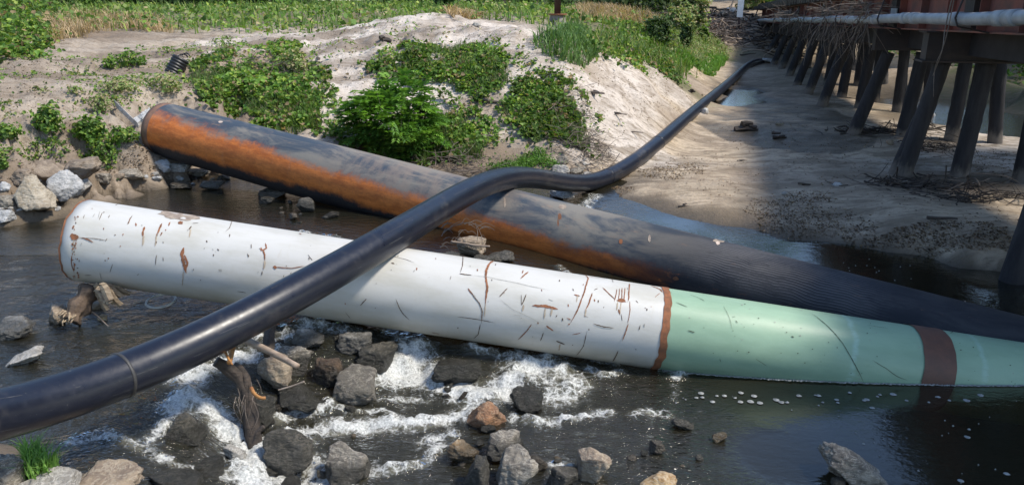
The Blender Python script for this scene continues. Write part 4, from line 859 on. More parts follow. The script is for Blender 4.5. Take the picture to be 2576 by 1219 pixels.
ROCKS = [
 (722,1140,144,118,'d','big dark angular boulder standing in foam below the forked dead trunk',dict(seed=5,rot=12,tilt=10,wet=.45,pointy=.25)),
 (897,968,118,104,'g','rounded dark grey boulder at the end of the boulder pile, beside white foam',dict(seed=9,wet=.5)),
 (830,932,82,88,'b','wet glistening brown boulder wedged in the middle of the boulder pile',dict(seed=12)),
 (742,903,112,88,'g','light grey lined boulder touched by the fallen pale branch',dict(seed=21,rot=-14)),
 (690,935,92,112,'t','grey and tan boulder with yellowish vein behind the forked trunk',dict(seed=31,wet=.3,rot=10)),
 (778,847,84,66,'p','flat topped grey rock in rushing water just under the black pipe',dict(seed=14)),
 (893,860,94,56,'p','pale brown blocky rock under the white pipe, above the mossy one',dict(seed=16)),
 (955,893,112,78,'d','dark mossy rock dripping with water beside the pale blocky one',dict(seed=18)),
 (748,1000,118,74,'d','dark smooth slab with a short yellow stick lying over it',dict(seed=22,wet=.7)),
 (655,1040,96,100,'d','dark reddish rock hidden behind the forked trunk',dict(seed=25,wet=.6)),
 (466,1068,112,92,'d','dark pointed rock with a stream curling round its peak',dict(seed=27,pointy=.5,lift=-.05)),
 (508,1160,104,66,'d','low black rock under thin running water in the chute',dict(seed=28,wet=1,lift=-.06)),
 (590,1140,60,54,'p','small pale round stone in the foam beside the chute',dict(seed=29,wet=.4)),
 (1150,932,130,84,'d','greenish black rock washed over by the rapid under the white pipe',dict(seed=33,wet=1)),
 (1222,1043,112,92,'o','orange brown wedge shaped rock in the middle of the rapids',dict(seed=35,pointy=.4,wet=.15)),
 (1322,1006,92,74,'d','dark grey rock touching the orange brown wedge rock',dict(seed=36,wet=.6)),
 (1168,1141,94,62,'y','golden yellow rock half sunk near the clustered grey boulders',dict(seed=38,rot=14)),
 (1275,1122,108,84,'g','brownish grey rock behind the largest veined boulder',dict(seed=41)),
 (1292,1188,128,116,'g','largest grey boulder with pale veins at the bottom of the photo',dict(seed=43,wet=.1)),
 (1204,1196,80,96,'d','bluish black boulder leaning on the largest veined boulder',dict(seed=45,wet=.5)),
 (1348,1160,62,44,'t','small brown and cream rock tucked beside the largest veined boulder',dict(seed=47,rot=24)),
 (1488,1166,102,112,'t','upright tan boulder standing alone in dark water',dict(seed=49,planes=10,wet=.05)),
 (1412,1200,88,62,'g','half sunk dark rock with pale cap next to the upright tan boulder',dict(seed=51)),
 (872,1168,118,104,'g','grey rock with pale top near the black boulder in the foam',dict(seed=53)),
 (1662,1210,110,52,'y','cream yellow rock cut off by the bottom edge of the photo',dict(seed=55,wet=0)),
 (1652,1124,42,46,'t','little tan and dark stone in open water',dict(seed=57)),
 (1718,1066,62,36,'g','small grey stone poking out of the open water',dict(seed=59,rot=18)),
 (1812,1098,48,26,'y','smallest yellowish stone in the open water',dict(seed=61)),
 (2150,1176,206,96,'g','long grey ridge shaped rock beside the blue reflecting pool',dict(seed=64,rot=20,depth=.5,wet=.1)),
 (2112,1213,46,32,'t','small tan rock against the long ridge shaped rock',dict(seed=66)),
 (42,822,108,50,'p','pale flat rock sticking out of the upstream pool',dict(seed=68,rot=-6)),
 (66,897,108,34,'p','thin pale slab with an orange spot lying in the upstream pool',dict(seed=70,rot=-12,wet=0)),
 (272,1207,190,58,'t','broad tan rock at the bottom edge under the chute',dict(seed=72,wet=.1)),
 (140,1209,150,52,'p','pale striped rock beside green grass at the bottom corner',dict(seed=74,wet=.1)),
 (20,1190,80,110,'g','grey tilted rock in the bottom corner beside the grass',dict(seed=76,wet=.1)),
 (440,1203,150,50,'d','black submerged ledge at the bottom edge by the chute',dict(seed=78,wet=1)),
 (730,1214,60,34,'d','dark brown stone at the bottom edge in the foam',dict(seed=79,wet=1)),
 # left bank
 (86,494,118,112,'c','large pale triangular boulder at the waterline left of the white pipe',dict(seed=82,pointy=.5,wet=0,planes=9)),
 (166,472,92,84,'w','tall white streaked slab leaning beside the large triangular boulder',dict(seed=84,rot=32,pointy=.3,wet=0,planes=8)),
 (210,468,64,40,'p','pale wedge rock under the overhanging earth boulder',dict(seed=86,rot=-18,wet=0)),
 (14,504,52,50,'g','grey rock with a white top at the left edge of the photo',dict(seed=88,wet=0)),
 (16,545,56,38,'w','white rock at the water under the left bank',dict(seed=90,wet=0)),
 (54,446,62,56,'e','brownish block in the earth bank above the triangular boulder',dict(seed=92,wet=0)),
 (12,468,34,30,'w','small whitish pink stone in the bank',dict(seed=93,wet=0)),
 (205,428,110,66,'e','large earth coloured boulder overhanging the shore',dict(seed=94,wet=0,rot=-14)),
 (110,425,120,80,'e','wide crusted block of hard earth in the left bank',dict(seed=95,wet=0)),
 (262,448,48,30,'g','small blue grey stone on the sandy shore',dict(seed=97,wet=0)),
 (327,436,74,32,'g','flat blue grey rock on the shore below the rusty pipe end',dict(seed=99,wet=0)),
 (410,417,46,40,'w','white angular rock directly under the rusty pipe end',dict(seed=101,wet=0)),
 (452,421,60,28,'p','long pale rock in the shade under the rusty pipe',dict(seed=103,wet=0,rot=14)),
 (500,434,60,26,'g','grey shore rock below the rusty pipe, next to the long pale one',dict(seed=105,wet=0)),
 (536,466,62,26,'p','low pale rock sitting in the edge of the quiet pool',dict(seed=107)),
 (563,446,36,20,'p','small cream stone half hidden under the rusty pipe',dict(seed=108)),
 (458,466,52,22,'t','sandy brown stone at the edge of the quiet pool',dict(seed=109)),
 (690,484,90,30,'t','wide tan rock at the pool edge below the rusty pipe',dict(seed=110)),
 (770,516,52,48,'d','dark pointed stone in the quiet pool between the pipes',dict(seed=112,pointy=.5)),
 (738,546,28,22,'t','small tan stone in the quiet pool between the pipes',dict(seed=114)),
 (832,541,46,20,'d','flat black stone in the quiet pool between the pipes',dict(seed=116)),
 (672,505,40,20,'d','low dark stone near the far edge of the quiet pool',dict(seed=117)),
 (345,303,0,0,'w','',None),
 (372,333,28,20,'w','small pale stone at the rim of the rusty pipe',dict(seed=119,wet=0)),
 (140,790,46,66,'t','tan stone propped against the thick log',dict(seed=121,wet=.2)),
 (238,770,44,22,'t','flat greenish tan stone beside the bark scraps',dict(seed=122,wet=.3)),
 (258,797,30,14,'y','little yellowish stone in the water near the log',dict(seed=123,wet=.2)),
 (1187,622,78,58,'t','tan cracked boulder jammed between the two big pipes',dict(seed=125,wet=0)),
 (1262,643,80,34,'d','dark rock in the gap between the two big pipes',dict(seed=127,wet=.4)),
 (1215,655,60,30,'d','low black rock against the white pipe in the gap',dict(seed=128,wet=.5)),
 (1130,650,70,36,'d','black stone under the twig heap between the pipes',dict(seed=129,wet=.5)),
 (1418,405,38,34,'g','blue grey block beside the bend of the black pipe',dict(seed=131,wet=0)),
 (1410,428,50,28,'p','pale rock under the block beside the black pipe',dict(seed=133,wet=0)),
 (1452,428,40,32,'g','dark grey rock touching the black pipe bend',dict(seed=135,wet=0)),
 (1478,440,26,20,'p','small pale stone touching the black pipe bend',dict(seed=136,wet=0)),
 (1412,490,66,22,'p','pale rounded stone peeking over the rusty pipe, under the black pipe',dict(seed=137,wet=.2)),
 (1772,280,24,18,'w','white stone on the sand beside the creek puddle',dict(seed=139,wet=0)),
 (1930,153,34,14,'w','pale slab near the far end of the black pipe',dict(seed=141,wet=0)),
 (1961,311,26,12,'g','small grey stone on the shaded creek sand',dict(seed=143,wet=0)),
 (2103,463,28,10,'w','flat white stone on the shaded sand',dict(seed=145,wet=0)),
 (1972,487,16,10,'p','tiny pale pebble among bark chips on the sand',dict(seed=147,wet=0)),
 (2240,358,24,18,'t','rounded pinkish stone near the timber piles',dict(seed=149,wet=0)),
 (2345,289,22,14,'w','white stone on the sunny sand past the piles',dict(seed=151,wet=0)),
 (660,108,0,0,'w','',None),
 (1840,32,30,26,'w','large white concrete chunk on the far debris bank',dict(seed=153,wet=0)),
 (1822,38,26,22,'g','grey concrete chunk on the far debris bank',dict(seed=155,wet=0)),
 (1795,38,12,8,'w','small white concrete chunk on the far debris bank',dict(seed=156,wet=0)),
 (1783,40,14,10,'w','whitish lump beside the charred log on the debris bank',dict(seed=157,wet=0)),
 (1872,78,20,14,'g','bluish chunk in the brushwood by the trestle end',dict(seed=158,wet=0)),
 (1200,62,20,12,'p','cream stone on the crest of the white sand dune',dict(seed=160,wet=0)),
]
for px, py, w, h, mat, lab, kw in ROCKS:
    if w: rock(px, py, w, h, mat, lab, **kw)

rs = random.Random(77)
def filler(n, boxes, mats, label, group, lo, hi, wet=None):
    for k in range(n):
        x0, x1, y0, y1 = boxes[k % len(boxes)]; w = rs.uniform(lo, hi)
        rock(rs.uniform(x0, x1), rs.uniform(y0, y1), w, w * rs.uniform(.45, .75), rs.choice(mats), label, seed=1000 + k * 7 + n, rot=rs.uniform(-25, 25), wet=wet, group=group, name='stone', cat='stone')
filler(30, [(700,980,830,900),(700,900,960,1030),(600,720,1010,1120),(1190,1350,1060,1130),(660,860,1120,1215),(1000,1180,960,1010)], 'ddgb', 'small dark wet stone wedged among the boulders in the rapids', 'small stones in the rapids', 18, 44)
filler(12, [(1140,1420,1120,1215),(1560,1760,1120,1200),(820,1000,1080,1200)], 'tgyd', 'small tan or grey stone lying in the shallow water below the rapids', 'small stones in the shallows', 14, 30)
filler(34, [(0,250,440,530),(240,520,425,455),(430,700,440,470),(0,60,480,550)], 'wpte', 'small pale stone embedded in the left shore', 'small stones along the left shore', 10, 26, wet=0)
filler(9, [(640,860,480,560)], 'dt', 'small stone breaking the surface of the quiet pool', 'small stones in the quiet pool', 10, 20)
filler(10, [(1390,1480,400,445)], 'gp', 'small stone in the heap beside the bend of the black pipe', 'small stones by the pipe bend', 9, 20, wet=0)
# ------------------------------------------------------------------ loose things: logs, sticks, tube, ring
M_BARK = simple('wet_bark', (.075, .055, .042), .75, .4, 7, .9, .02, (.03, .024, .02), stretch=(1, 1, 3))
M_WOODP = simple('peeled_wood', (.42, .33, .25), .7, .3, 6, .4, .006, (.26, .19, .14), stretch=(2, 2, 6))
M_WOODG = simple('grey_driftwood', (.20, .16, .13), .85, .3, 8, .5, .006, (.12, .095, .075))
M_WOODO = simple('orange_stick', (.50, .24, .07), .6, .3, 14, .3, .004, (.25, .11, .04))
M_STUMP = simple('rotten_log', (.20, .14, .095), .85, .4, 5, .9, .03, (.08, .055, .04), stretch=(1, 3, 3))
M_HUSK = simple('dry_bark', (.42, .33, .22), .85, .3, 10, .5, .01, (.2, .14, .09), stretch=(1, 5, 5))
M_BLKCORR = simple('black_corrugated', (.022, .022, .024), .45, .2, 12, .1, .004)
M_RING = simple('white_ring', (.66, .65, .60), .5, .2, 12, .1, .004)
M_METAL = simple('rusty_post', (.075, .045, .04), .7, .3, 8, .3, .004)
M_CONC = simple('footing_concrete', (.30, .275, .24), .9, .3, 5, .5, .01, (.19, .17, .145))
def pt(px, py, dz=0.0, ref=None, water=True):
    g = hit(px, py, water=water) if ref is None else None
    return g + Vector((0, 0, dz))
def sticks(mb, pts, r0, r1=None, n=7, mi=0, rough=.15):
    r1 = r0 if r1 is None else r1
    c = catmull([Vector(p) for p in pts], 4) if len(pts) > 2 else [Vector(pts[0]).lerp(Vector(pts[1]), k / 4) for k in range(5)]
    mb.tube(c, [r0 + (r1 - r0) * i / (len(c) - 1) for i in range(len(c))], n, mi, rough=rough)
def PT(px, py, t): return P(px, py, t)
# thick broken log under the end of the white pipe
tl = 7.25
mb = MB(); A_, B_ = P(232, 722, 7.1), P(178, 806, 6.95)
c = [A_.lerp(B_, k / 12) for k in range(13)]; mb.tube(c, [.085 + .018 * math.sin(k * 1.1) for k in range(13)], 24, rough=.45, seed=3)
o = mb.build('broken_log', M_STUMP, smooth=True); tag(o, 'thick rotten log broken off, propping the end of the white pipe', 'log')
mb = MB(); rs = random.Random(8); e = P(176, 792, 6.88)
for k in range(14): q = e + Vector((rs.uniform(-.07, .07), -.02, rs.uniform(-.05, .06))); mb.tube([q, q + Vector((rs.uniform(-.02, .02), -.05, rs.uniform(-.06, 0)))], [.014, .004], 5)
s2 = mb.build('splinters', M_HUSK, o)
bs = MB(); rs = random.Random(10)
for k in range(12):
    p0 = P(250 + rs.uniform(-14, 20), 722 + rs.uniform(-6, 18), 6.95 + rs.uniform(-.1, .1)); d = Vector((rs.uniform(.0, .20), rs.uniform(-.1, .1), rs.uniform(-.18, -.02))); w = Vector((.02 + rs.random() * .02, 0, .015)); n = 5
    vs = []
    for j in range(n + 1): q = p0 + d * (j / n) + Vector((0, 0, .03 * math.sin(j))); vs += [q - w, q + Vector((0, -.012, .004)), q + w]
    fs = []
    for j in range(n):
        for i in range(2): fs.append((j * 3 + i, j * 3 + i + 1, j * 3 + i + 4, j * 3 + i + 3))
    bs.add(vs, fs)
o = bs.build('bark_scraps', M_HUSK); so = o.modifiers.new('s', 'SOLIDIFY'); so.thickness = .006; tag(o, 'dry curled bark scraps heaped beside the rotten log', 'bark')
mb = MB(); sticks(mb, [P(222, 778, 7.1), P(245, 795, 7.0), P(272, 820, 6.85)], .010, .005); tag(mb.build('thin_stick', M_WOODG), 'thin crooked stick trailing into the water from the rotten log', 'stick')
# white ring
mb = MB(); c = PZ(405, 757, .475); n = 48; R_ = .132
mb.tube([c + Vector((R_ * math.cos(2 * math.pi * k / n), R_ * math.sin(2 * math.pi * k / n), .018 * math.sin(2 * math.pi * k / n) + .004)) for k in range(n + 1)], .011, 10, cap=False)
tag(mb.build('white_ring', M_RING, smooth=True), 'white plastic ring floating under the white pipe', 'ring')
# forked dead trunk standing in the chute
t0 = hit(640, 1120, True); tt = t0.y * CP - (t0.z - CAMH) * SP
mb = MB(); sticks(mb, [P(640, 1125, tt), P(634, 1060, tt + .02), P(622, 1000, tt + .02), P(604, 955, tt), P(572, 925, tt - .04), P(543, 908, tt - .08)], .060, .040, 16, rough=.5)
tk = mb.build('dead_trunk', M_BARK, smooth=True); tag(tk, 'dark forked dead trunk standing upright in the rapids', 'dead tree')
mb = MB(); sticks(mb, [P(618, 985, tt), P(620, 950, tt), P(605, 925, tt + .05), P(592, 918, tt + .08)], .035, .022, 12, rough=.5); mb.build('branch_stub', M_BARK, tk, smooth=True)
mb = MB(); rs = random.Random(13)
for k in range(12):
    x = rs.uniform(585, 650); y = rs.uniform(950, 1020); L = rs.uniform(30, 90)
    sticks(mb, [P(x, y, tt - .04), P(x + rs.uniform(-10, 14), y + L * .5, tt - .09 + rs.uniform(-.03, .06)), P(x + rs.uniform(-16, 30), y + L, tt - .06)], rs.uniform(.002, .0045), .001, 4)
mb.build('hanging_roots', M_WOODG, tk)
def logpt(x, y, dt=0):
    h_ = hit(x, y, True); return P(x, y, (h_.y * CP - (h_.z - CAMH) * SP) + dt)
mb = MB(); sticks(mb, [P(610, 850, 5.95), P(680, 884, 5.75), P(748, 920, 5.55)], .030, .022, 12); tag(mb.build('pale_branch', M_WOODP, smooth=True), 'straight peeled pale branch slanting from under the black pipe onto a grey boulder', 'branch')
mb = MB(); sticks(mb, [P(678, 815, 6.3), P(676, 850, 6.1), P(674, 890, 5.95)], .042, .036, 12, rough=.5); tag(mb.build('upright_stump', M_BARK, smooth=True), 'short dark upright stump behind the pale branch', 'stump')
mb = MB(); sticks(mb, [P(586, 868, 5.75), P(582, 890, 5.7), P(577, 912, 5.6)], .022, .018, 10); tag(mb.build('orange_stick', M_WOODO, smooth=True), 'short orange stick upright beside the forked trunk', 'stick')
mb = MB(); sticks(mb, [P(566, 882, 5.6), P(574, 900, 5.55), P(584, 916, 5.5)], .010, .008, 8); tag(mb.build('orange_twig', M_WOODO, smooth=True), 'thin orange twig crossing the short orange stick', 'twig')
mb = MB(); sticks(mb, [P(632, 975, 5.2), P(640, 990, 5.15), P(655, 1000, 5.1), P(668, 1000, 5.1)], .014, .011, 10); tag(mb.build('bent_orange_root', M_WOODO, smooth=True), 'bent orange root sticking out at the middle of the forked trunk', 'root')
mb = MB(); sticks(mb, [P(701, 980, 4.95), P(735, 970, 4.93), P(765, 959, 4.9)], .006, .005, 6); tag(mb.build('yellow_stick', M_WOODP), 'short yellow stick lying on the dark slab', 'stick')
mb = MB(); sticks(mb, [P(640, 1115, 4.55), P(650, 1085, 4.55), P(664, 1072, 4.55)], .018, .012, 8); tag(mb.build('dark_peg', M_BARK), 'dark stub of wood between the trunk base and the big dark boulder', 'stump')
mb = MB(); rs = random.Random(19)
for k in range(34):
    x, y = rs.uniform(1100, 1215), rs.uniform(560, 640); a = rs.uniform(-1, 1); L = rs.uniform(15, 50); t1 = 9.0 + rs.uniform(-.3, .5)
    sticks(mb, [P(x, y, t1), P(x + math.cos(a) * L * .5, y + math.sin(a) * L * .3 - rs.uniform(0, 12), t1), P(x + math.cos(a) * L, y + math.sin(a) * L * .5, t1)], rs.uniform(.003, .008), .002, 4)
tag(mb.build('twig_heap', M_WOODG), 'heap of bare twigs caught between the two big pipes', 'twigs')
mb = MB(); sticks(mb, [P(1135, 608, 8.6), P(1170, 612, 8.55), P(1202, 618, 8.5), P(1232, 619, 8.45)], .016, .009, 8); tag(mb.build('pale_stick', M_WOODP, smooth=True), 'pale smooth stick lying over the twig heap', 'stick')
for q, (x0, y0, x1, y1) in enumerate([(1195, 560, 1200, 610), (1200, 568, 1214, 618)]):
    mb = MB(); sticks(mb, [P(x0, y0, 8.8), P((x0 + x1) / 2 + 4, (y0 + y1) / 2, 8.8), P(x1, y1, 8.7)], .003, .004, 5)
    tag(mb.build('thin_reed', M_WOODG), ['taller bare reed rising in front of the rusty pipe', 'second bare reed bending beside the taller one'][q], 'reed')
# corrugated tube half buried in the plain
g = hit(428, 178); mb = MB(); n = 40; pts = []; rad = []
ax = Vector((.42, .3, .8)).normalized()
for k in range(38): pts.append(g + Vector((.02, 0, -.12)) + ax * (k * .0115)); rad.append(.17 + .010 * math.sin(k * 1.15))
mb.tube(pts, rad, 36, cap=False); o = mb.build('corrugated_tube', M_BLKCORR, smooth=True)
keep = [f for f in o.data.polygons]
so = o.modifiers.new('s', 'SOLIDIFY'); so.thickness = .012; tag(o, 'torn black corrugated drain tube sticking out of the sandy plain', 'drain tube')
mb = MB(); top = pts[-1]
for k in range(3):
    a = .6 + k * .5; mb.tube([top + Vector((.17 * math.cos(a + j * .25), .17 * math.sin(a + j * .25), .04 + .05 * math.sin(j * .6) - .02 * k)) for j in range(6)], .014, 6)
mb.build('torn_flap', M_BLKCORR, o)
# V shaped pale slab in the bank
g = hit(340, 318, False); tv = g.y * CP - (g.z - CAMH) * SP - .38; mb = MB()
for a, b_, r0, r1 in (((290, 262), (342, 312), 28, 24), ((342, 312), (378, 278), 26, 18)):
    n = 9; vs = []
    for k in range(n + 1):
        x, y = a[0] + (b_[0] - a[0]) * k / n, a[1] + (b_[1] - a[1]) * k / n; r_ = (r0 + (r1 - r0) * k / n) * .5; j1, j2 = rs.uniform(-2, 2), rs.uniform(-2, 2)
        for (dx, dy, dt) in ((-r_ * .4 + j1, -r_ + j1, .10), (r_ * .3, -r_ * .2, -.04 + rs.uniform(-.02, .02)), (r_ * .5 + j2, r_ + j2, .0), (0, r_ * .4, .18)): hh = hit(x, y + 6); th = hh.y * CP - (hh.z - CAMH) * SP; vs.append(P(x + dx, y + dy, th - .26 + dt))
    mb.add(vs, [(k * 4 + i, k * 4 + (i + 1) % 4, k * 4 + 4 + (i + 1) % 4, k * 4 + 4 + i) for k in range(n) for i in range(4)] + [(3, 2, 1, 0), (n * 4, n * 4 + 1, n * 4 + 2, n * 4 + 3)])
o = mb.build('pale_slab', RM['w']); tag(o, 'bent V shaped whitish slab lying in the bank beside the rusty pipe end', 'slab')
# wood pieces on the sand
def chunk(px, py, w, label, name='driftwood_piece', mat=None, ang=0, r=.05, cat='driftwood', parts=1, seed=1):
    g = hit(px, py); t = g.y * CP - (g.z - CAMH) * SP; L = w * t / F; rr = random.Random(seed); mb = MB()
    for k in range(parts):
        a = ang + (k and rr.uniform(-.9, .9)); d = Vector((math.cos(a), math.sin(a), 0)); o_ = g + Vector((rr.uniform(-.1, .1) * (k > 0), rr.uniform(-.1, .1) * (k > 0), r * .5 + k * r * .9)); l = L * (1 if k == 0 else rr.uniform(.4, .9))
        sticks(mb, [o_ - d * l / 2, o_ + Vector((0, 0, r * .3)), o_ + d * l / 2 + Vector((0, 0, rr.uniform(-.3, .6) * r))], r * (.9 if k else 1.1), r * .5, 8, rough=.5)
    tag(mb.build(name, mat or M_BARK, smooth=False), label, cat)
chunk(1877, 330, 58, 'charred chunk of driftwood with a knot on the creek sand', r=.075, parts=3, seed=2)
chunk(1961, 349, 34, 'small dark forked driftwood on the creek sand', r=.04, parts=3, seed=3)
chunk(2028, 467, 22, 'curved dark stick near the flat white stone', r=.02, parts=2, seed=4)
chunk(1720, 522, 30, 'small dark twig by the wet sand edge', r=.012, parts=3, seed=5)
chunk(2370, 552, 70, 'long dark stick half buried in the shaded sand', r=.028, seed=6, ang=-.2)
chunk(1740, 234, 18, 'dark lump of debris on the lower dune slope', r=.05, parts=2, seed=7)
chunk(1870, 405, 20, 'short splinter on the rippled sand', r=.012, parts=2, seed=8)
chunk(975, 107, 20, 'small dark lump on the crest of the sand', r=.06, parts=2, seed=9)
chunk(1490, 240, 75, 'long weathered root lying down the dune face', r=.028, seed=10, ang=-.75, mat=M_WOODG, parts=2)
chunk(1550, 292, 62, 'thin grey root strip on the dune face', r=.02, seed=11, ang=-.7, mat=M_WOODG, parts=2)
chunk(1235, 262, 50, 'flat grey branch among the vines', r=.04, seed=12, ang=-.3, mat=M_WOODG, parts=2)
chunk(1207, 300, 22, 'curled brown bark piece in the sand hollow', r=.05, seed=13, ang=1.1, parts=2)
chunk(800, 150, 48, 'grey broken branch leaning on the vine bank', r=.03, seed=14, ang=1.9, mat=M_WOODG)
chunk(1590, 335, 42, 'thin curved twig low on the dune', r=.012, seed=15, ang=-.2, mat=M_WOODG, parts=2)
chunk(1030, 32, 26, 'dark forked twig in the green field', r=.03, seed=16, ang=.9, parts=2)
chunk(1790, 46, 36, 'charred fallen log on the far debris bank', r=.10, seed=17)
# poles, posts, fence and far debris
g = P(1402, 57, 24.5); gz = float(TZ(g.x, g.y)); g.z = gz
ps = empty('steel_pole', g); tag(ps, 'dark rusty steel pole rising from a concrete footing', 'pole')
mb = MB(); mb.tube([(0, 0, -.2), (0, 0, .05), (0, 0, .33), (0, 0, .36)], [.33, .31, .23, .22], 28); mb.build('concrete_footing', M_CONC, ps, smooth=False)
mb = MB(); mb.tube([(0, 0, .36), (0, 0, .40)], [.30, .30], 24); mb.build('rust_plate', M_RUST, ps)
mb = MB(); mb.tube([(0, 0, .40), (0, 0, 9)], [.105, .105], 20); mb.build('pole_shaft', M_METAL, ps, smooth=True)
def post(px, py, t, h, r, mat, label, name='fence_post', cat='post', w=None):
    g = P(px, py, t); g.z = float(TZ(g.x, g.y)); mb = MB()
    if w: mb.box(g + Vector((0, 0, h / 2)), w, .03, h)
    else: mb.tube([g + Vector((0, 0, -.1)), g + Vector((0, 0, h))], r, 10)
    tag(mb.build(name, mat), label, cat)
post(1268, 20, 40, 6, .08, M_METAL, 'thin brown post between the two pale trunks and the steel pole')
post(2105 - 620, 20, 48, 5, .07, M_METAL, 'thin brown post to the right of the steel pole')
post(1553, 24, 58, 7, .13, M_CONDUIT, 'pale grey round utility post by the wire fence', 'utility_post')
for k, (x, w_) in enumerate([(1585, .07), (1608, .09), (1638, .08), (1662, .07)]): post(x, 22, 62, 6, w_, M_METAL, ['thin dark post nearest the utility post', 'dark post, second along from the utility post', 'dark post, third along from the utility post', 'dark post closest to the far debris bank'][k], 'dark_post')
# white marker board near the end of the trestle
g = P(1858, 68, 43.5); g.z = float(TZ(g.x, g.y)); mp = empty('marker_sign', g); tag(mp, 'narrow white marker board on a post beside the trestle end', 'sign')
mb = MB(); mb.box((0, 0, .4), .10, .08, 1.3); mb.build('sign_post', M_METAL, mp)
z1 = 1.0; mb = MB(); vs = [(-.16, -.05, z1 - .15), (.16, -.05, z1 - .15), (.19, -.05, z1 + 1.05), (.05, -.05, z1 + 1.22), (-.16, -.05, z1 + 1.0)]; vs += [(x, .0, z) for x, y, z in vs]
mb.add(vs, [(0, 1, 2, 3, 4), (9, 8, 7, 6, 5)] + [(i, i + 5, (i + 1) % 5 + 5, (i + 1) % 5) for i in range(5)]); mb.build('sign_board', simple('white_board', (.78, .80, .82), .5, .1), mp)
# wire fence
f0, f1 = P(1425, 22, 66), P(1755, 22, 66)
fe = empty('wire_fence', (f0.x, f0.y, float(TZ(f0.x, f0.y)))); tag(fe, 'grey wire fence crossing behind the field', 'fence'); n = 9
for k in range(n + 1):
    q = f0.lerp(f1, k / n) - f0; mb = MB(); mb.tube([(q.x, q.y, -.1), (q.x, q.y, 1.25)], .035, 8); mb.build('fence_post', M_CONDUIT, fe)
mb = MB(); q = f1 - f0
for z in np.arange(.05, 1.25, .15): mb.tube([(0, 0, z), (q.x, q.y, z)], .008, 4)
for k in range(0, 90): x = q * (k / 90); mb.tube([(x.x, x.y, .05), (x.x, x.y, 1.2)], .004, 4)
mb.build('wire_mesh', M_CONDUIT, fe)
# weathered fallen trunk in the field
mb = MB(); g = P(1645, 30, 45); g.z = float(TZ(g.x, g.y)); rs = random.Random(23)
for k in range(9): a = rs.uniform(-.5, .5) + (0 if k < 6 else 1.3); d = Vector((math.cos(a), rs.uniform(-.3, .3), rs.uniform(.0, .5))); sticks(mb, [g - d * rs.uniform(.4, 1.6) * .7 + Vector((0, 0, .25)), g + Vector((0, 0, .3)), g + d * rs.uniform(.3, 1.1)], rs.uniform(.08, .16), .05, 8, rough=.4)
tag(mb.build('fallen_trunk', M_WOODG), 'bleached fallen trunk with broken roots in the far field', 'fallen tree')
# brushwood heaps
def heap(name, label, cx, cy, t, sx, sy, sz, n, rmin, rmax, L, mat, seed, cat='brushwood', droop=0, ground=True, mats=None):
    rr = random.Random(seed); c = P(cx, cy, t); mb = MB()
    for k in range(n):
        q = c + Vector((rr.gauss(0, sx), rr.gauss(0, sy), abs(rr.gauss(0, sz)) if ground else rr.gauss(0, sz)))
        if ground: q.z = float(TZ(q.x, q.y)) + abs(rr.gauss(0, sz))
        d = Vector((rr.gauss(0, 1), rr.gauss(0, 1), rr.gauss(0, .35 if ground else .5) - droop)).normalized(); l = L * rr.uniform(.4, 1.3); bend = Vector((rr.gauss(0, .12), rr.gauss(0, .12), rr.gauss(0, .08) - droop * .2)) * l
        a_, m_, e_ = q - d * l / 2, q + bend, q + d * l / 2 + Vector((0, 0, -droop * l * .3))
        if ground:
            for v in (a_, m_, e_): v.z = max(v.z, float(TZ(v.x, v.y)) + .01)
        r_ = rr.uniform(rmin, rmax); sticks(mb, [a_, m_, e_], r_, r_ * .4, 5, mi=rr.randrange(len(mats)) if mats else 0)
    return tag(mb.build(name, mats or mat), label, cat)
heap('brush_pile', 'brushwood caught round the feet of the nearest piles', 2330, 475, 13.6, .55, .22, .06, 110, .006, .02, .7, M_BARK, 1, mats=[M_BARK, M_WOODG, M_BARK])
heap('brush_pile', 'flat raft of dark twigs lodged at the foot of the second pile bent', 2210, 335, 17.9, .5, .25, .04, 80, .006, .02, .7, M_BARK, 2)
heap('brush_pile', 'dark nest of twigs on the sand between the nearest two bents', 2355, 395, 16.0, .35, .3, .10, 130, .004, .01, .45, M_BARK, 3)
heap('brush_pile', 'low mat of twigs behind the leaning piles', 2320, 330, 18.5, .5, .3, .04, 60, .006, .015, .6, M_BARK, 12)
heap('brush_pile', 'dark root mat on the sand at the right edge', 2470, 520, 12.4, .5, .2, .05, 90, .005, .015, .5, M_BARK, 4)
heap('brush_pile', 'wide slope of grey flood brushwood at the far end of the creek', 1850, 100, 42, 1.7, 2.5, .22, 420, .02, .05, 1.3, M_WOODG, 5, mats=[M_WOODG, M_WOODP, M_BARK])
heap('brush_pile', 'reddish brush on the debris bank under the marker sign', 1825, 72, 44.5, 1.5, 1.0, .15, 200, .02, .045, 1.0, M_WOODG, 6, mats=[M_WOODG, simple('red_bark', (.25, .12, .07), .8), M_WOODP])
heap('brush_pile', 'pile of boards and branches against the concrete chunks', 1822, 42, 46.5, .8, .6, .3, 60, .03, .07, 1.4, M_WOODP, 7, mats=[M_WOODP, M_WOODG, M_BARK])
heap('brush_pile', 'dead stems lodged on the lower vine bank above the rusty pipe', 1460, 350, 14.3, .30, .3, .16, 160, .003, .009, .42, M_WOODG, 8)
heap('brush_pile', 'grey dead stems tangled in the upper vines', 1450, 255, 15.2, .25, .3, .10, 140, .002, .006, .4, M_WOODG, 9)
heap('brush_pile', 'bare branches under the feathery bush', 1150, 385, 13.4, .45, .25, .14, 130, .003, .009, .5, M_WOODG, 10)
heap('brush_pile', 'brown dead stalks over the left vine bank', 690, 165, 16.2, .5, .3, .12, 130, .003, .008, .5, M_WOODG, 11)
heap('brush_pile', 'twigs at the toe of the dune beside the black pipe', 1510, 385, 14.6, .16, .2, .08, 60, .003, .008, .35, M_WOODG, 13)
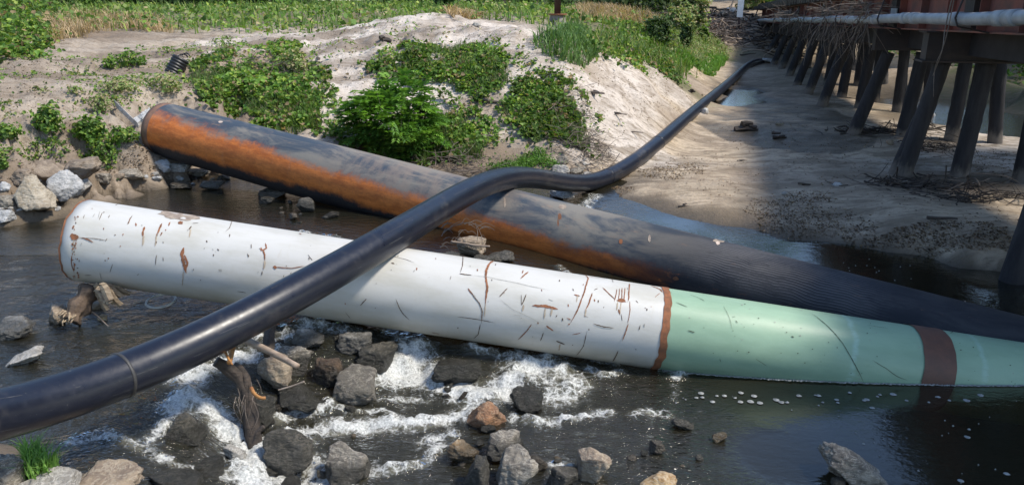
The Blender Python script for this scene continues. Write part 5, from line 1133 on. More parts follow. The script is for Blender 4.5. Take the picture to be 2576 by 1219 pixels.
def bridge_tangle(label, a, z, n, sa, sz, L, seed, droop, r=.008, b=3.62):
    rr = random.Random(seed); mb = MB()
    for k in range(n):
        c = BR(a + rr.gauss(0, sa), b + rr.gauss(0, .07), z + rr.gauss(0, sz)); 
        if droop: d = Vector((rr.gauss(0, .25), rr.gauss(0, .25), -1)).normalized()
        else: d = Vector((rr.gauss(0, 1), rr.gauss(0, 1), rr.gauss(0, .45))).normalized()
        l = L * rr.uniform(.3, 1.3); r_ = r * rr.uniform(.35, 1.5)
        sticks(mb, [c, c + d * l * .5 + Vector((rr.gauss(0, .08), rr.gauss(0, .08), rr.gauss(0, .05))) * l, c + d * l + Vector((rr.gauss(0, .15), 0, -.05 * l))], r_, r_ * .35, 5, mi=rr.choice([0, 0, 1]))
    return tag(mb.build('branch_tangle', [M_BARK if droop else M_WOODG, M_WOODG]), label, 'branches')
bridge_tangle('flood branches piled on the conduit over the middle piles', 23.2, zb(23) + .38, 55, .45, .10, .75, 1, False, .012)
bridge_tangle('flood branches snagged on the conduit by the small grey plate', 18.6, zb(18.6) + .38, 110, .38, .12, .8, 2, False, .009)
bridge_tangle('curtain of roots hanging under the middle of the conduit', 22.5, zb(22.5) + .05, 70, .8, .12, .8, 3, True, .010)
bridge_tangle('roots hanging below the conduit by the small grey plate', 18.9, zb(18.9) + .05, 50, .35, .1, .75, 4, True, .008)
bridge_tangle('hanging brush along the far conduit', 29.5, zb(29.5) + .12, 110, 2.8, .12, .6, 5, True, .012)
bridge_tangle('brush heaped on the far conduit near the trestle end', 33, zb(33) + .38, 90, 3.0, .12, .8, 6, False, .013)
mb = MB()
sticks(mb, [BR(12.5, 3.6, zb(12) + .75), BR(12.5, 3.55, zb(12) + .1), BR(12.3, 3.5, zb(12) - .25), BR(12.55, 3.5, zb(12) - .62)], .010, .004, 5); sticks(mb, [BR(12.45, 3.6, zb(12) + .75), BR(12.4, 3.55, zb(12) - .1), BR(12.5, 3.5, zb(12) - .5), BR(12.35, 3.5, zb(12) - .9)], .009, .003, 5)
tag(mb.build('dangling_vine', M_WOODG), 'pair of dry stems dangling from the conduit near the nearest pile cap', 'vine')
# foam flecks and scum line on the still pool
fm = MB(); rs = random.Random(31)
def fleck(px, py, r):
    c = PZ(px, py, .006); n = 9; s_ = rs.random() * 9
    fm.add([c + Vector((0, 0, .004))] + [c + Vector((math.cos(2 * math.pi * k / n) * r * (1 + .35 * mnoise.noise(Vector((k, s_, 0)))), math.sin(2 * math.pi * k / n) * r * (1 + .35 * mnoise.noise(Vector((k, s_, 4)))) , -.006)) for k in range(n)], [(0, 1 + k, 1 + (k + 1) % n) for k in range(n)])
for k in range(64):
    x = rs.uniform(1690, 2560); y = rs.uniform(985, 1215)
    if x < 2020 + (y - 985) * 1.1 and y > 1015 + (x - 1700) * .05: continue
    fleck(x, y, rs.choice([.004, .006, .006, .009, .012, .022]))
for k in range(60): fleck(rs.uniform(1690, 2500), rs.uniform(0, 26) + 985 + 0, rs.uniform(.006, .03)) if rs.random() < .6 else fleck(rs.uniform(1960, 2300), rs.uniform(650, 720), .008)
wd = (WB - WA).normalized()
for k in range(420):
    q = WA + wd * (5.0 + k * .011); hz = math.sqrt(max(0, WR * WR - q.z * q.z)) if abs(q.z) < WR else -1
    if hz < 0 : continue
    nrm = Vector((wd.y, -wd.x, 0)).normalized(); c = Vector((q.x, q.y, 0)) + nrm * (hz + .012 + rs.uniform(-.006, .014)); r = rs.uniform(.006, .014)
    fm.add([c + Vector((0, 0, .012))] + [c + Vector((math.cos(j * .9) * r, math.sin(j * .9) * r, .004)) for j in range(7)], [(0, 1 + j, 1 + (j + 1) % 7) for j in range(7)])
tag(fm.build('foam', simple('foam', (.33, .335, .32), .6, .25, 30), None), kind='stuff')

# ------------------------------------------------------------------ vegetation
def leaf_mat(name, rough=.55, trans=.35):
    m, nt, b = newmat(name); N = NT(nt); out = nt.nodes['Material Output']; c = N.attr('col'); c = N.mix(1.0, c, (1.2, 1.12, 1.1), 'MULTIPLY')
    N.l(c, b.inputs['Base Color']); b.inputs['Roughness'].default_value = rough; b.inputs['Specular IOR Level'].default_value = .35
    tr = N.n('ShaderNodeBsdfTranslucent'); N.l(N.mix(.5, c, N.mix(1.0, c, (1.6, 1.7, .5), 'MULTIPLY')), tr.inputs[0]); mx = N.n('ShaderNodeMixShader'); mx.inputs[0].default_value = trans
    N.l(b.outputs[0], mx.inputs[1]); N.l(tr.outputs[0], mx.inputs[2]); N.l(mx.outputs[0], out.inputs['Surface']); return m
M_LEAF = leaf_mat('leaves'); M_GRASS = leaf_mat('grass_blades', .6, .3)
GREENS = np.array([(.115, .215, .035), (.08, .165, .028), (.145, .25, .045), (.05, .11, .022), (.21, .29, .055), (.09, .19, .03)])
PALEG = np.array([(.20, .28, .09), (.16, .26, .08), (.26, .30, .13), (.30, .27, .15)])
STRAW = np.array([(.40, .31, .18), (.33, .25, .15), (.46, .37, .23), (.28, .22, .14)])
DARKG = np.array([(.035, .075, .018), (.028, .06, .016), (.05, .09, .022)])
VINEG = np.concatenate([GREENS, GREENS, GREENS, GREENS[:2] * .7, np.array([(.26, .20, .11), (.20, .16, .09)])])
def nrmz(a): return a / (np.linalg.norm(a, axis=-1, keepdims=True) + 1e-9)
def leafverts(C, up, size, aspect, rng, heart=True, dirv=None, fold=.25):
    n = len(C); N_ = nrmz(up)
    r = rng.normal(size=(n, 3)) if dirv is None else dirv
    T = nrmz(r - (r * N_).sum(1, keepdims=True) * N_); B = np.cross(N_, T)
    s = size[:, None] if hasattr(size, '__len__') else size; w = s * aspect
    if heart:
        V = np.stack([C - T * s * .45, C - T * s * .30 + B * w * .48 + N_ * s * fold, C + T * s * .15 + B * w * .40 + N_ * s * fold, C + T * s * .55 - N_ * s * .08,
                      C + T * s * .15 - B * w * .40 + N_ * s * fold, C - T * s * .30 - B * w * .48 + N_ * s * fold], 1)
        b = np.arange(n)[:, None] * 6; Fq = np.concatenate([b + [0, 1, 2, 3], b + [0, 3, 4, 5]], 0); k = 6
    else:
        V = np.stack([C - T * s * .5, C + B * w * .5 + N_ * s * fold * .5, C + T * s * .5 - N_ * s * .1, C - B * w * .5 + N_ * s * fold * .5], 1)
        b = np.arange(n)[:, None] * 4; Fq = b + [0, 1, 2, 3]; k = 4
    return V.reshape(-1, 3), Fq, k
def colors(n, pal, rng, jit=.25): return pal[rng.integers(0, len(pal), n)] * rng.uniform(1 - jit, 1 + jit, (n, 1))
def wpoly(px): return [hit(a, b).xy[:] for a, b in px]
def sample_poly(poly, n, rng, clump=.0, cs=1.5, seed=0, warp=.15):
    poly = np.array(poly); lo, hi = poly.min(0) - .2, poly.max(0) + .2; out = []; got = 0; it = 0
    while got < n and it < 60:
        p = rng.uniform(lo, hi, (n * 3, 2)); wx = p[:, 0] + fbm(p[:, 0] * 2, p[:, 1] * 2, o=2, s=seed + 5) * warp; wy = p[:, 1] + fbm(p[:, 0] * 2, p[:, 1] * 2, o=2, s=seed + 9) * warp
        m = inpoly(wx, wy, poly)
        if clump: m &= (fbm(p[:, 0] * cs, p[:, 1] * cs, o=3, s=seed) * .9 + rng.uniform(-.5, .5, len(p))) > clump - .5
        p = p[m]; out.append(p); got += len(p); it += 1
    return np.concatenate(out)[:n]
VS = [100]
def patch(name, label, px, n, size, h, pal=VINEG, cat='vines', clump=.35, cs=1.6, aspect=.95, heart=True, spread=.6, kind=None, warp=.34, group=None, dome=True, mat=None, world=None, jit=.3):
    VS[0] += 1; rng = np.random.default_rng(VS[0]); poly = world or wpoly(px); xy = sample_poly(poly, n, rng, clump, cs, VS[0], warp); n = len(xy)
    xy = xy + rng.normal(size=xy.shape) * np.where(rng.random(n) < .18, size * 2.6, size * .2)[:, None]
    z = TZ(xy[:, 0], xy[:, 1]); hh = h * (.35 + .65 * np.clip(fbm(xy[:, 0] * 1.3, xy[:, 1] * 1.3, o=3, s=VS[0] + 3) + .55, 0, 1.3)) if dome else h
    C = np.stack([xy[:, 0], xy[:, 1], z + hh * rng.random(n) ** .6 + size * .2], 1)
    up = np.array([0, -.25, 1.]) + rng.normal(size=(n, 3)) * spread
    V, Fq, k = leafverts(C, up, size * rng.uniform(.55, 1.3, n), aspect, rng, heart)
    patchy = 1 + .3 * fbm(xy[:, 0] * .9, xy[:, 1] * .9, o=2, s=VS[0] + 8)
    col = np.repeat(colors(n, pal, rng, jit) * patchy[:, None], k, 0); org = (float(C[:, 0].mean()), float(C[:, 1].mean()), float(z.min()))
    o = fast_mesh(name, V, Fq, mat or M_LEAF, col, origin=org); return tag(o, label, cat if not kind else None, group, kind)
def blades(name, label, px, n, L, w, pal=GREENS, cat='grass', clump=.3, lean=.45, kind=None, world=None, warp=.15, cs=1.6, group=None):
    VS[0] += 1; rng = np.random.default_rng(VS[0]); poly = world or wpoly(px); xy = sample_poly(poly, n, rng, clump, cs, VS[0], warp); n = len(xy); z = TZ(xy[:, 0], xy[:, 1])
    B0 = np.stack([xy[:, 0], xy[:, 1], z], 1); l = L * rng.uniform(.45, 1.2, (n, 1)); a = rng.uniform(0, 6.283, n); D = np.stack([np.cos(a), np.sin(a), np.zeros(n)], 1); ln = lean * rng.uniform(.3, 1.6, (n, 1)); S_ = np.stack([-np.sin(a), np.cos(a), np.zeros(n)], 1) * w * rng.uniform(.6, 1.3, (n, 1)); up = np.array([[0, 0, 1.]])
    S_ = S_ + D * w * .3
    M1 = B0 + up * l * .55 + D * l * ln * .3; M2 = B0 + up * l * (1 - ln * .35) + D * l * ln
    V = np.stack([B0 - S_ * .5, B0 + S_ * .5, M1 - S_ * .45, M1 + S_ * .45, M2 - S_ * .06, M2 + S_ * .06], 1).reshape(-1, 3)
    b = np.arange(n)[:, None] * 6; Fq = np.concatenate([b + [0, 1, 3, 2], b + [2, 3, 5, 4]], 0); col = np.repeat(colors(n, pal, rng), 6, 0)
    org = (float(xy[:, 0].mean()), float(xy[:, 1].mean()), float(z.min())); o = fast_mesh(name, V, Fq, mat_or(M_GRASS), col, origin=org); return tag(o, label, cat if not kind else None, group, kind)
def mat_or(m): return m
def shrub(name, label, px, py, w, h, n, size, pal=GREENS, aspect=.75, base_t=None, cat='shrub', heart=True, fill=.55, stems=9, dt=0, zoff=0):
    VS[0] += 1; rng = np.random.default_rng(VS[0]); g = hit(px, py + h * .42); t = base_t or (g.y * CP - (g.z - CAMH) * SP) + dt; W_, H_ = w * t / F, h * t / F * 1.05
    g = P(px, py + h * .45, t); gz = float(TZ(g.x, g.y)); c = Vector((g.x, g.y, gz + H_ * .45 + zoff))
    u = nrmz(rng.normal(size=(n, 3))); r = (fill + (1 - fill) * rng.random(n)) ** .7; lump = np.clip(1 + .75 * fbm(u[:, 0] * 2.4, u[:, 1] * 2.4, u[:, 2] * 2.4 + .3, o=3, s=VS[0]), .3, 1.6); r = r * np.where(rng.random(n) < .12, 1.25, 1)
    C = u * (r * lump)[:, None] * np.array([W_ / 2, W_ * .42, H_ * .55]); C[:, 2] = np.where(C[:, 2] < -H_ * .42, -H_ * .42 + rng.random(n) * .1, C[:, 2])
    up = u * .8 + np.array([0, -.2, .7]) + rng.normal(size=(n, 3)) * .45
    V, Fq, k = leafverts(C, up, size * rng.uniform(.6, 1.25, n), aspect, rng, heart); col = np.repeat(colors(n, pal, rng), k, 0)
    e = empty(name, (c.x, c.y, gz)); tag(e, label, cat); off = c - Vector((c.x, c.y, gz)); V = V + np.array(off)
    fast_mesh('foliage', V, Fq, M_LEAF, col, parent=e)
    mb = MB(); rr = random.Random(VS[0])
    for k in range(stems): a = rr.uniform(0, 6.28); q = Vector((math.cos(a) * W_ * .35, math.sin(a) * W_ * .3, H_ * rr.uniform(.5, .95))); sticks(mb, [(0, 0, -.05), q * .5 + Vector((0, 0, .03)), q], .008, .003, 4)
    mb.build('stems', M_WOODG, e); return e
# feathery bush with compound leaves
def feather_bush(px0, px1, py0, py1, label):
    VS[0] += 1; rng = np.random.default_rng(5); g = hit((px0 + px1) / 2, py1 - 12); t = (g.y * CP - (g.z - CAMH) * SP) - .15; W_, H_ = (px1 - px0) * t / F, (py1 - py0) * t / F
    c = P((px0 + px1) / 2, (py0 + py1) / 2, t); n = 1250
    u = nrmz(rng.normal(size=(n, 3))); lump = 1 + .5 * fbm(u[:, 0] * 2, u[:, 1] * 2, u[:, 2] * 2 + .3, o=3, s=9); r = .55 + .45 * rng.random(n) ** .5
    C = u * (r * lump)[:, None] * np.array([W_ / 2, W_ * .40, H_ / 2]); C[:, 0] += C[:, 2] * -.12
    D = nrmz(u * np.array([1, 1, .3]) + rng.normal(size=(n, 3)) * .35 + np.array([0, -.3, .25])); S_ = nrmz(np.cross(D, [0, 0, 1.]) + 1e-6); Nn = np.cross(S_, D)
    cc, ups, dirs, sz = [], [], [], []; L = .17; base = colors(n, np.array([(.12, .27, .045), (.09, .22, .035), (.16, .32, .055), (.07, .17, .03)]), rng); cl = []
    for j in range(6):
        for sg in (-1, 1):
            f = j / 5.; pos = C + D * L * (f - .5) - np.array([0, 0, 1.]) * L * .35 * f * f; dv = nrmz(D * (.55 + .3 * f) + S_ * sg * .9 - np.array([0, 0, .45])); cc.append(pos + dv * .055); ups.append(Nn + rng.normal(size=(n, 3)) * .15); dirs.append(dv); sz.append(np.full(n, .115)); cl.append(base)
    V, Fq, k = leafverts(np.concatenate(cc), np.concatenate(ups), np.concatenate(sz), .27, rng, False, np.concatenate(dirs), .15)
    gz = c.z - H_ / 2; e = empty('feathery_bush', (c.x, c.y, gz)); tag(e, label, 'bush'); V = V + np.array([0, 0, c.z - gz])
    fast_mesh('foliage', V, Fq, M_LEAF, np.repeat(np.concatenate(cl), k, 0), parent=e)
    mb = MB(); rr = random.Random(3)
    for k in range(26): a = rr.uniform(0, 6.28); q = Vector((math.cos(a) * W_ * .42, math.sin(a) * W_ * .36, H_ * rr.uniform(.3, .95))); sticks(mb, [(rr.uniform(-.2, .2), 0, 0), q * .5, q], .009, .003, 4)
    mb.build('stems', M_WOODG, e)
feather_bush(866, 1115, 205, 402, 'bright green feathery bush at the foot of the dune, behind the rusty pipe')
patch('vine_patch', 'leafy vines over the hump right of the black drain tube', [(480,148),(560,135),(690,118),(760,122),(822,165),(800,212),(740,215),(640,192),(560,197),(480,170)], 2300, .085, .13, clump=.40, cs=2.2)
patch('vine_patch', 'broad thick carpet of vines sloping down to the rusty pipe on the left', [(470,215),(520,195),(600,190),(700,215),(790,232),(812,290),(802,338),(720,322),(640,298),(560,275),(490,255)], 6800, .085, .20, clump=.24, cs=2.2)
patch('vine_patch', 'vine mat on the upper dune face above the feathery bush', [(940,170),(1000,140),(1060,125),(1150,118),(1230,128),(1300,180),(1290,232),(1240,240),(1150,222),(1060,220),(980,215),(948,195)], 3900, .085, .14, clump=.34, cs=2.4)
patch('vine_patch', 'thick clump of vines low on the dune, right of the feathery bush', [(1255,275),(1330,252),(1400,255),(1450,290),(1482,330),(1472,385),(1400,382),(1330,352),(1280,332)], 3200, .085, .18, clump=.30, cs=2.4)
patch('vine_patch', 'thin vines linking the upper mat with the low clump', [(1270,200),(1340,205),(1420,245),(1400,262),(1330,272),(1270,258)], 1100, .085, .12, clump=.4, cs=3)
patch('vine_patch', 'patchy vines and weeds between the feathery bush and the low clump', [(1110,258),(1190,262),(1210,330),(1262,372),(1210,402),(1120,402),(1140,330)], 1500, .08, .2, clump=.35, cs=2.6)
patch('vine_patch', 'sparse vine runners over the white dune top', [(920,150),(1000,112),(1120,105),(1250,112),(1330,150),(1420,215),(1360,235),(1250,125),(1050,120),(960,165)], 420, .07, .05, clump=.55, cs=2.5)
patch('vine_patch', 'few heart leaves trailing across the bare dune face', [(1330,185),(1420,175),(1500,215),(1500,330),(1440,300),(1380,230)], 260, .085, .06, clump=.6, cs=2.5)
patch('vine_patch', 'loose vine edge spilling onto the sand left of the feathery bush', [(780,215),(850,235),(860,330),(800,340),(800,280)], 240, .08, .07, clump=.4, cs=3)
patch('vine_patch', 'vines strung along the rusty pipe behind the feathery bush', [(800,335),(880,350),(960,395),(1100,420),(1180,432),(1120,405),(980,370),(860,320)], 700, .07, .1, clump=.3, cs=3)
patch('low_weeds', 'bright low weeds behind the arch of the black pipe', [(1175,430),(1250,400),(1330,392),(1400,412),(1432,436),(1330,428),(1200,446)], 2600, .05, .17, pal=np.array([(.11, .25, .035), (.14, .29, .05), (.08, .19, .03)]), aspect=.45, heart=False, clump=.02, cat='weeds')
blades('broad_grass', 'clump of tall broad bladed grass on the dune shoulder', [(1350,108),(1400,80),(1470,85),(1500,130),(1485,168),(1430,165),(1370,142)], 2000, .34, .024, pal=np.array([(.09, .19, .05), (.07, .15, .04), (.13, .23, .08), (.11, .2, .06)]), clump=.15, lean=.6)
patch('vine_patch', 'wide green band of weeds along the edge of the dune toward the trestle', [(1470,120),(1540,92),(1640,75),(1700,90),(1712,115),(1702,165),(1688,200),(1620,182),(1540,166),(1480,150)], 8200, .10, .22, clump=-.1, cs=1.2)
blades('slope_grass', 'tall grass along the top of the green weed band', [(1480,100),(1640,58),(1740,80),(1830,130),(1760,175),(1700,190),(1600,165),(1500,140)], 6500, .42, .022, clump=.0, pal=np.concatenate([GREENS, PALEG]))
patch('bank_herbs', 'yellowish feathery herbs on the slope before the debris bank', [(1690,60),(1740,60),(1790,105),(1830,150),(1790,165),(1700,165),(1680,110)], 7000, .13, .45, pal=PALEG, cat='herbs', clump=0, aspect=.3, heart=False, spread=.9)
blades('bank_grass', 'bright low grass at the far end of the creek bed', [(1700,150),(1780,140),(1830,150),(1815,168),(1740,180),(1700,175)], 3500, .35, .03, pal=np.array([(.12, .27, .04), (.15, .30, .06)]), clump=.1)
SH = [('dark round shrub at the corner of the weed band', 1652, 82, 66, 52, 1100, .12, DARKG), ('small dark shrub beside the yellowish herbs', 1722, 100, 30, 54, 600, .13, DARKG),
 ('shrub with bright leaves among the debris bank', 1768, 92, 26, 34, 500, .14, GREENS),
 ('young green shrub on the sandy bank under the plain', 124, 305, 56, 60, 520, .07, GREENS), ('leafy weed at the top of the crumbling bank left of the V shaped slab', 228, 322, 66, 52, 620, .07, GREENS),
 ('trailing weed hanging down the crumbling bank', 258, 372, 66, 60, 560, .045, GREENS), ('weed in the hollow under the V shaped slab', 318, 348, 56, 34, 340, .05, GREENS),
 ('seedling with dark round leaves alone on the sandy plain', 332, 152, 62, 34, 200, .085, GREENS), ('second small seedling left of the round leaved one', 278, 165, 30, 24, 90, .075, GREENS),
 ('small weed on the bank edge beside the V shaped slab', 255, 262, 42, 40, 240, .05, PALEG), ('weed beside the half buried drain tube', 420, 215, 62, 38, 380, .055, PALEG),
 ('pale fuzzy weed patch on the plain', 303, 218, 74, 24, 420, .05, PALEG), ('dark leafy shrub on the scarp at the top of the photo', 224, 8, 52, 46, 1300, .12, GREENS),
 ('weed at the left edge of the crumbling bank', 20, 330, 52, 30, 260, .06, GREENS), ('tuft of leaves on the low bank near the left edge', 8, 410, 26, 40, 200, .05, GREENS),
 ('small weed on the sand below the scarp', 190, 230, 34, 18, 90, .05, PALEG), ('feathery weed above the vine carpet', 745, 165, 60, 50, 500, .07, PALEG),
 ('dark shrub in the back field near the straw heap', 1122, 34, 46, 40, 900, .16, DARKG)]
for lab, x, y, w, h, n, sz, pal in SH: shrub('shrub' if 'shrub' in lab else 'weed', lab, x, y, w, h, n, sz, pal, base_t=32 if 'straw' in lab else None, cat='shrub' if 'shrub' in lab else 'weed')
patch('hill_creeper', 'dense creeper mound at the left corner of the plain', [(-150,110),(-150,20),(60,20),(130,30),(125,60),(95,90),(0,108)], 9000, .13, .75, clump=-.2, cs=.8)
patch('hill_creeper', 'creeper spilling onto the sand at the left edge', [(-150,125),(0,100),(110,80),(150,110),(60,150),(-100,150)], 2000, .11, .25, clump=.25, cs=1.5)
blades('dry_grass', 'bleached dry grass drooping over the scarp', [(110,75),(180,40),(260,48),(420,62),(440,85),(300,72),(200,95),(140,110)], 2600, .5, .018, pal=STRAW, clump=.2, lean=1.1, cat='dry grass')
blades('dry_grass', 'dry tan grass on the rise beside the steel pole', [(1440,42),(1520,30),(1600,45),(1660,62),(1640,75),(1540,62),(1470,55)], 4200, .65, .03, pal=STRAW, clump=.05, lean=.7, cat='dry grass')
blades('dry_grass', 'small heap of cut straw in the back field', [(1135,40),(1180,34),(1200,44),(1150,50)], 900, .4, .03, pal=STRAW, clump=.1, lean=1.3, cat='dry grass')
shrub('shrub', 'tall pale green bush screening the far debris bank', 1733, 34, 80, 96, 4200, .17, PALEG, base_t=40, cat='shrub', fill=.35)
shrub('shrub', 'second pale bush, lower, nearer the creek end of the debris bank', 1700, 70, 60, 50, 1800, .15, PALEG, base_t=36, cat='shrub', fill=.35)
shrub('shrub', 'green bush on the slope behind the end of the trestle deck', 1925, 12, 120, 70, 3600, .2, GREENS, base_t=54, cat='shrub', fill=.35)
shrub('shrub', 'yellow green bush behind the white marker board', 1885, 30, 60, 50, 1500, .18, PALEG, base_t=50, cat='shrub', fill=.35)
_dk = np.array([(.07, .14, .03), (.05, .10, .022), (.10, .17, .05), (.16, .16, .08)])
blades('weed_grass', 'grass poking through the left vine carpet above the rusty pipe', [(480,200),(600,190),(760,220),(810,300),(780,325),(640,290),(500,240)], 2600, .26, .010, pal=_dk, clump=.1)
blades('weed_grass', 'grass among the upper vines on the dune face', [(960,160),(1150,120),(1290,180),(1280,230),(1060,215)], 1500, .24, .010, pal=_dk, clump=.15)
blades('weed_grass', 'grass among the low vine clump', [(1260,275),(1400,255),(1480,330),(1470,385),(1330,352)], 1500, .24, .010, pal=_dk, clump=.15)
blades('weed_grass', 'grass round the right side of the feathery bush', [(1110,300),(1180,310),(1220,400),(1060,420),(1040,400)], 1600, .30, .010, pal=_dk, clump=.1)
blades('weed_grass', 'bright fine grass at the right edge of the left vine carpet', [(690,240),(800,250),(800,330),(720,320)], 1300, .22, .009, pal=GREENS, clump=.1)
# sparse ground plants over the plain, weeds at the water
wl_ = [(-40.0, 14.0), (-30, 30), (-6, 26), (2, 22)]
patch('plain_weeds', None, [(-60,330),(-60,160),(150,150),(420,110),(640,110),(640,140),(470,170),(470,235),(380,300),(200,350)], 2600, .05, .05, pal=np.concatenate([PALEG, GREENS]), clump=.62, cs=2.6, kind='stuff')
patch('plain_weeds', None, [(150,420),(-40,420),(-40,350),(200,330),(350,340),(380,400),(300,430)], 1300, .045, .09, pal=GREENS, clump=.55, cs=3, kind='stuff')
patch('dune_weeds', None, [(480,120),(640,90),(930,50),(1100,46),(1330,80),(1480,200),(1560,300),(1480,420),(1250,380),(900,330),(820,200)], 1300, .055, .05, pal=np.concatenate([PALEG, GREENS[:3]]), clump=.6, cs=2.4, kind='stuff')
# back field
fw = [(-70, 24), (-70, 95), (20, 95), (14, 60), (9, 38), (6.5, 27), (4, 24.5), (0, 24), (-4, 22.5), (-7, 22), (-10, 22.5), (-16, 23)]
patch('field_cover', None, None, 90000, .17, .34, world=fw, clump=-.15, cs=.35, kind='stuff', heart=False, aspect=.8, spread=.7, pal=np.concatenate([GREENS, GREENS, PALEG]), warp=.8)
blades('field_grass', None, None, 36000, .55, .035, world=fw, clump=-.05, cs=.25, kind='stuff', pal=np.concatenate([PALEG[:2], GREENS, GREENS]), warp=.8)
# across the river, under the trestle
patch('riverbank_cover', None, None, 16000, .22, .5, world=[(20, 22), (40, 22), (44, 60), (20, 52), (18, 40), (19, 32)], clump=.0, cs=.4, kind='stuff', heart=False, aspect=.7)
blades('corner_grass', 'tuft of bright grass between the rocks in the bottom corner', [(60,1160),(100,1155),(150,1200),(120,1219),(70,1219)], 420, .20, .010, pal=np.array([(.13, .27, .05), (.16, .31, .07)]), clump=-.2, warp=.03)
# leaf and bark litter on the creek sand, clods on the plain
def litter(name, polys, mat_pal, smin, smax):
    rng = np.random.default_rng(77); Vs, Fs, Cs = [], [], []; b = 0
    for px, n, clump in polys:
        xy = sample_poly(wpoly(px), n, rng, clump, 1.8, b % 97, .2); n = len(xy); z = TZ(xy[:, 0], xy[:, 1]); C = np.stack([xy[:, 0], xy[:, 1], z + .008], 1)
        V, Fq, k = leafverts(C, np.array([0, 0, 1.]) + rng.normal(size=(n, 3)) * .35, rng.uniform(smin, smax, n), rng.uniform(.2, .6, (n, 1)), rng, False); Vs.append(V); Fs.append(Fq + b); b += len(V); Cs.append(np.repeat(colors(n, mat_pal, rng, .4), k, 0))
    tag(fast_mesh(name, np.concatenate(Vs), np.concatenate(Fs), M_GRASS, np.concatenate(Cs)), kind='stuff')
litter('bark_litter', [([(1620,420),(1760,410),(1800,440),(1700,450),(1620,445)], 900, .2), ([(1880,500),(2050,480),(2250,560),(2200,610),(1990,590),(1900,560),(1850,530)], 2600, .25), ([(2150,590),(2500,560),(2560,660),(2350,650),(2150,612)], 2400, .2), ([(1600,360),(2400,330),(2560,560),(1700,500)], 1600, .4), ([(1520,465),(1560,440),(1580,480),(1530,510)], 500, .1), ([(2380,380),(2576,380),(2576,480),(2400,430)], 900, .2), ([(1700,330),(1900,300),(2100,250),(2000,380)], 500, .45)],
       np.array([(.10, .07, .045), (.16, .11, .07), (.06, .045, .03), (.30, .24, .17)]), .012, .055)
litter('dune_litter', [([(620,110),(930,60),(1330,80),(1700,200),(1740,300),(1500,420),(1200,380),(820,250)], 3600, .45), ([(-60,350),(-60,160),(640,110),(640,250),(380,300)], 3500, .4), ([(-40,500),(-40,350),(380,330),(420,440),(200,480)], 2200, .35), ([(420,470),(300,470),(230,440),(460,440)], 400, .2)],
       np.array([(.13, .10, .07), (.09, .07, .05), (.22, .17, .12)]), .012, .06)
# trees
M_BRK = simple('tree_bark', (.10, .08, .06), .9, .35, 5, .8, .02)
TREEV = {}
def tree_mesh(v, H, cr, base, n, size, pal, seed):
    rng = np.random.default_rng(seed); rr = random.Random(seed); mb = MB(); tw = .028 * H / 2
    spine = [Vector((rr.gauss(0, .02) * H * k / 8, rr.gauss(0, .02) * H * k / 8, H * .8 * k / 8)) for k in range(9)]; spine[0] = Vector((0, 0, -.3)); mb.tube(spine, [tw * (1 - .8 * k / 8) for k in range(9)], 10, rough=.15)
    clumps = []
    for k in range(20):
        f = rr.uniform(base, .95); p = spine[int(f * 8)]; a = rr.uniform(0, 6.283); L = cr * rr.uniform(.4, 1) * (1 - .55 * max(0, f - .5)); e = p + Vector((math.cos(a) * L, math.sin(a) * L, L * rr.uniform(.1, .6)))
        mb.tube([p, p.lerp(e, .5) + Vector((0, 0, L * .1)), e], [tw * .35, tw * .2, tw * .06], 6); clumps += [(e, cr * rr.uniform(.25, .45)), (p.lerp(e, .6), cr * rr.uniform(.2, .35))]
    clumps.append((spine[-1] + Vector((0, 0, H * .08)), cr * .45)); per = n // len(clumps); Cs = []
    for c, r in clumps: u = nrmz(rng.normal(size=(per, 3))) * (rng.random((per, 1)) ** .4) * r * np.array([1, 1, .7]); Cs.append(u + np.array(c))
    C = np.concatenate(Cs); V, Fq, k = leafverts(C, rng.normal(size=C.shape) * .8 + np.array([0, 0, .8]), size * rng.uniform(.6, 1.3, len(C)), .7, rng, False); col = np.repeat(colors(len(C), pal, rng, .35), k, 0)
    return mb, V, Fq, col
TV = [tree_mesh(0, 15, 4.2, .25, 4200, .42, np.concatenate([DARKG, GREENS[:2]]), 41), tree_mesh(1, 12, 3.4, .15, 3600, .38, GREENS, 42), tree_mesh(2, 18, 4.6, .35, 4600, .45, np.concatenate([DARKG, GREENS]), 43)]
TL = ['slender dark tree in the row behind the field', 'bushy lighter tree in the row behind the field', 'tallest kind of tree in the row behind the field']
rs = random.Random(17); spots = []
for k in range(24): spots.append((-52 + k * 3.1 + rs.uniform(-1, 1), 62 + rs.uniform(-5, 14) - 8 * (k < 6)))
for k in range(5): spots.append((36 + k * 4.5, 90 + rs.uniform(-4, 10)))
for k in range(16): spots.append((24 + (k % 6) * 5 + rs.uniform(-1, 1), 22 + (k // 6) * 11 + (k % 6) * 3 + rs.uniform(-2, 2)))
for k in range(6): spots.append((17 + k * 3.4 + rs.uniform(-.5, .5), 12 - k * .5))
protos = []
for mbt, V, Fq, col in TV:
    i = len(protos); e = empty('field_tree'); t_ = mbt.build('trunk', M_BRK, e, smooth=True); c_ = fast_mesh('crown', V, Fq, M_LEAF, col, parent=e); protos.append((e, t_, c_))
used = set()
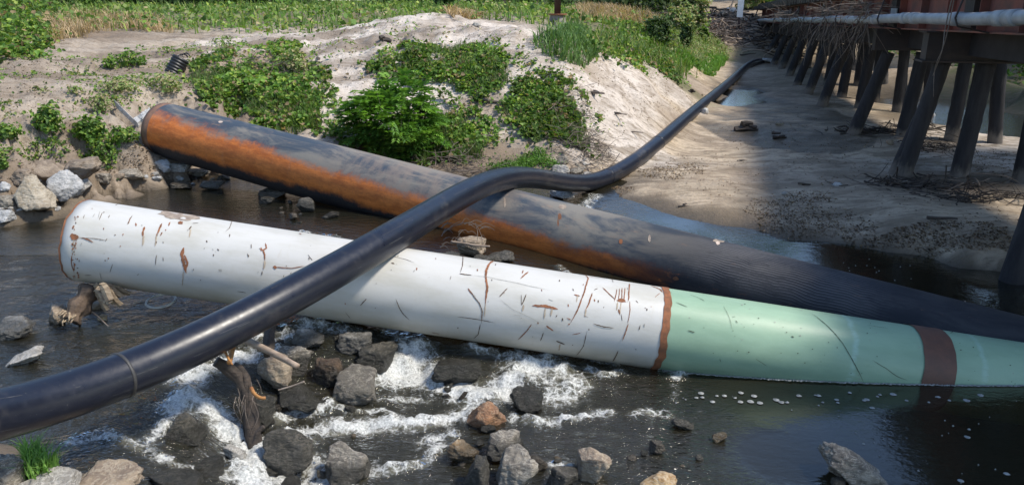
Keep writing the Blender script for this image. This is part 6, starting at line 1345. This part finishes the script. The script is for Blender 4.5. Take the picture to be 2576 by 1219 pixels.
for k, (x, y) in enumerate(spots):
    v = k % 3; e, t_, c_ = protos[v]
    if v in used:
        e2 = e.copy(); SC.collection.objects.link(e2)
        for ch in (t_, c_): q = ch.copy(); SC.collection.objects.link(q); q.parent = e2
        e = e2
    used.add(v); g = float(TZ(x, y)); s_ = rs.uniform(.85, 1.2); e.location = (x, y, g); e.rotation_euler = (0, 0, rs.uniform(0, 6.28)); e.scale = (s_, s_, s_)
    rv = x > 15 and y < 60
    tag(e, (TL[v] if not rv else ['slender dark tree across the river past the trestle', 'bushy lighter tree across the river past the trestle', 'tallest kind of tree across the river past the trestle'][v]), 'tree', 'trees behind the field' if not rv else 'trees across the river')
# dark undergrowth in front of the tree row
M_UG = M_LEAF
def hedge_row(label, pts, n, size, h, depth, pal, seed):
    rng = np.random.default_rng(seed); P_ = np.array(pts, float); seg = np.linalg.norm(np.diff(P_, axis=0), axis=1); cum = np.concatenate([[0], np.cumsum(seg)]); u = rng.uniform(0, cum[-1], n); x = np.interp(u, cum, P_[:, 0]); y = np.interp(u, cum, P_[:, 1]) + rng.normal(size=n) * depth
    hh = h * (.55 + .6 * fbm(u * .22, u * 0 + seed, o=3, s=seed)); C = np.stack([x, y, TZ(x, y) + hh * rng.random(n) ** .7], 1)
    V, Fq, k = leafverts(C, rng.normal(size=(n, 3)) * .7 + np.array([0, -.6, .6]), size * rng.uniform(.6, 1.3, n), .7, rng, False); org = (float(x.mean()), float(y.mean()), 2.5)
    tag(fast_mesh('undergrowth', V, Fq, M_UG, np.repeat(colors(n, pal, rng), k, 0), origin=org), label, kind='stuff')
hedge_row(None, [(-60, 44), (-30, 45), (-10, 46), (4, 47), (10, 50), (13, 60)], 30000, .30, 3.0, 1.4, np.concatenate([DARKG, DARKG * .7]), 61)
hedge_row(None, [(12, 78), (24, 84), (50, 84)], 12000, .4, 4.5, 2, np.concatenate([PALEG, GREENS]), 62)
hedge_row(None, [(19, 58), (26, 52), (40, 46), (60, 40)], 14000, .32, 4.0, 2, np.concatenate([DARKG, GREENS]), 63)
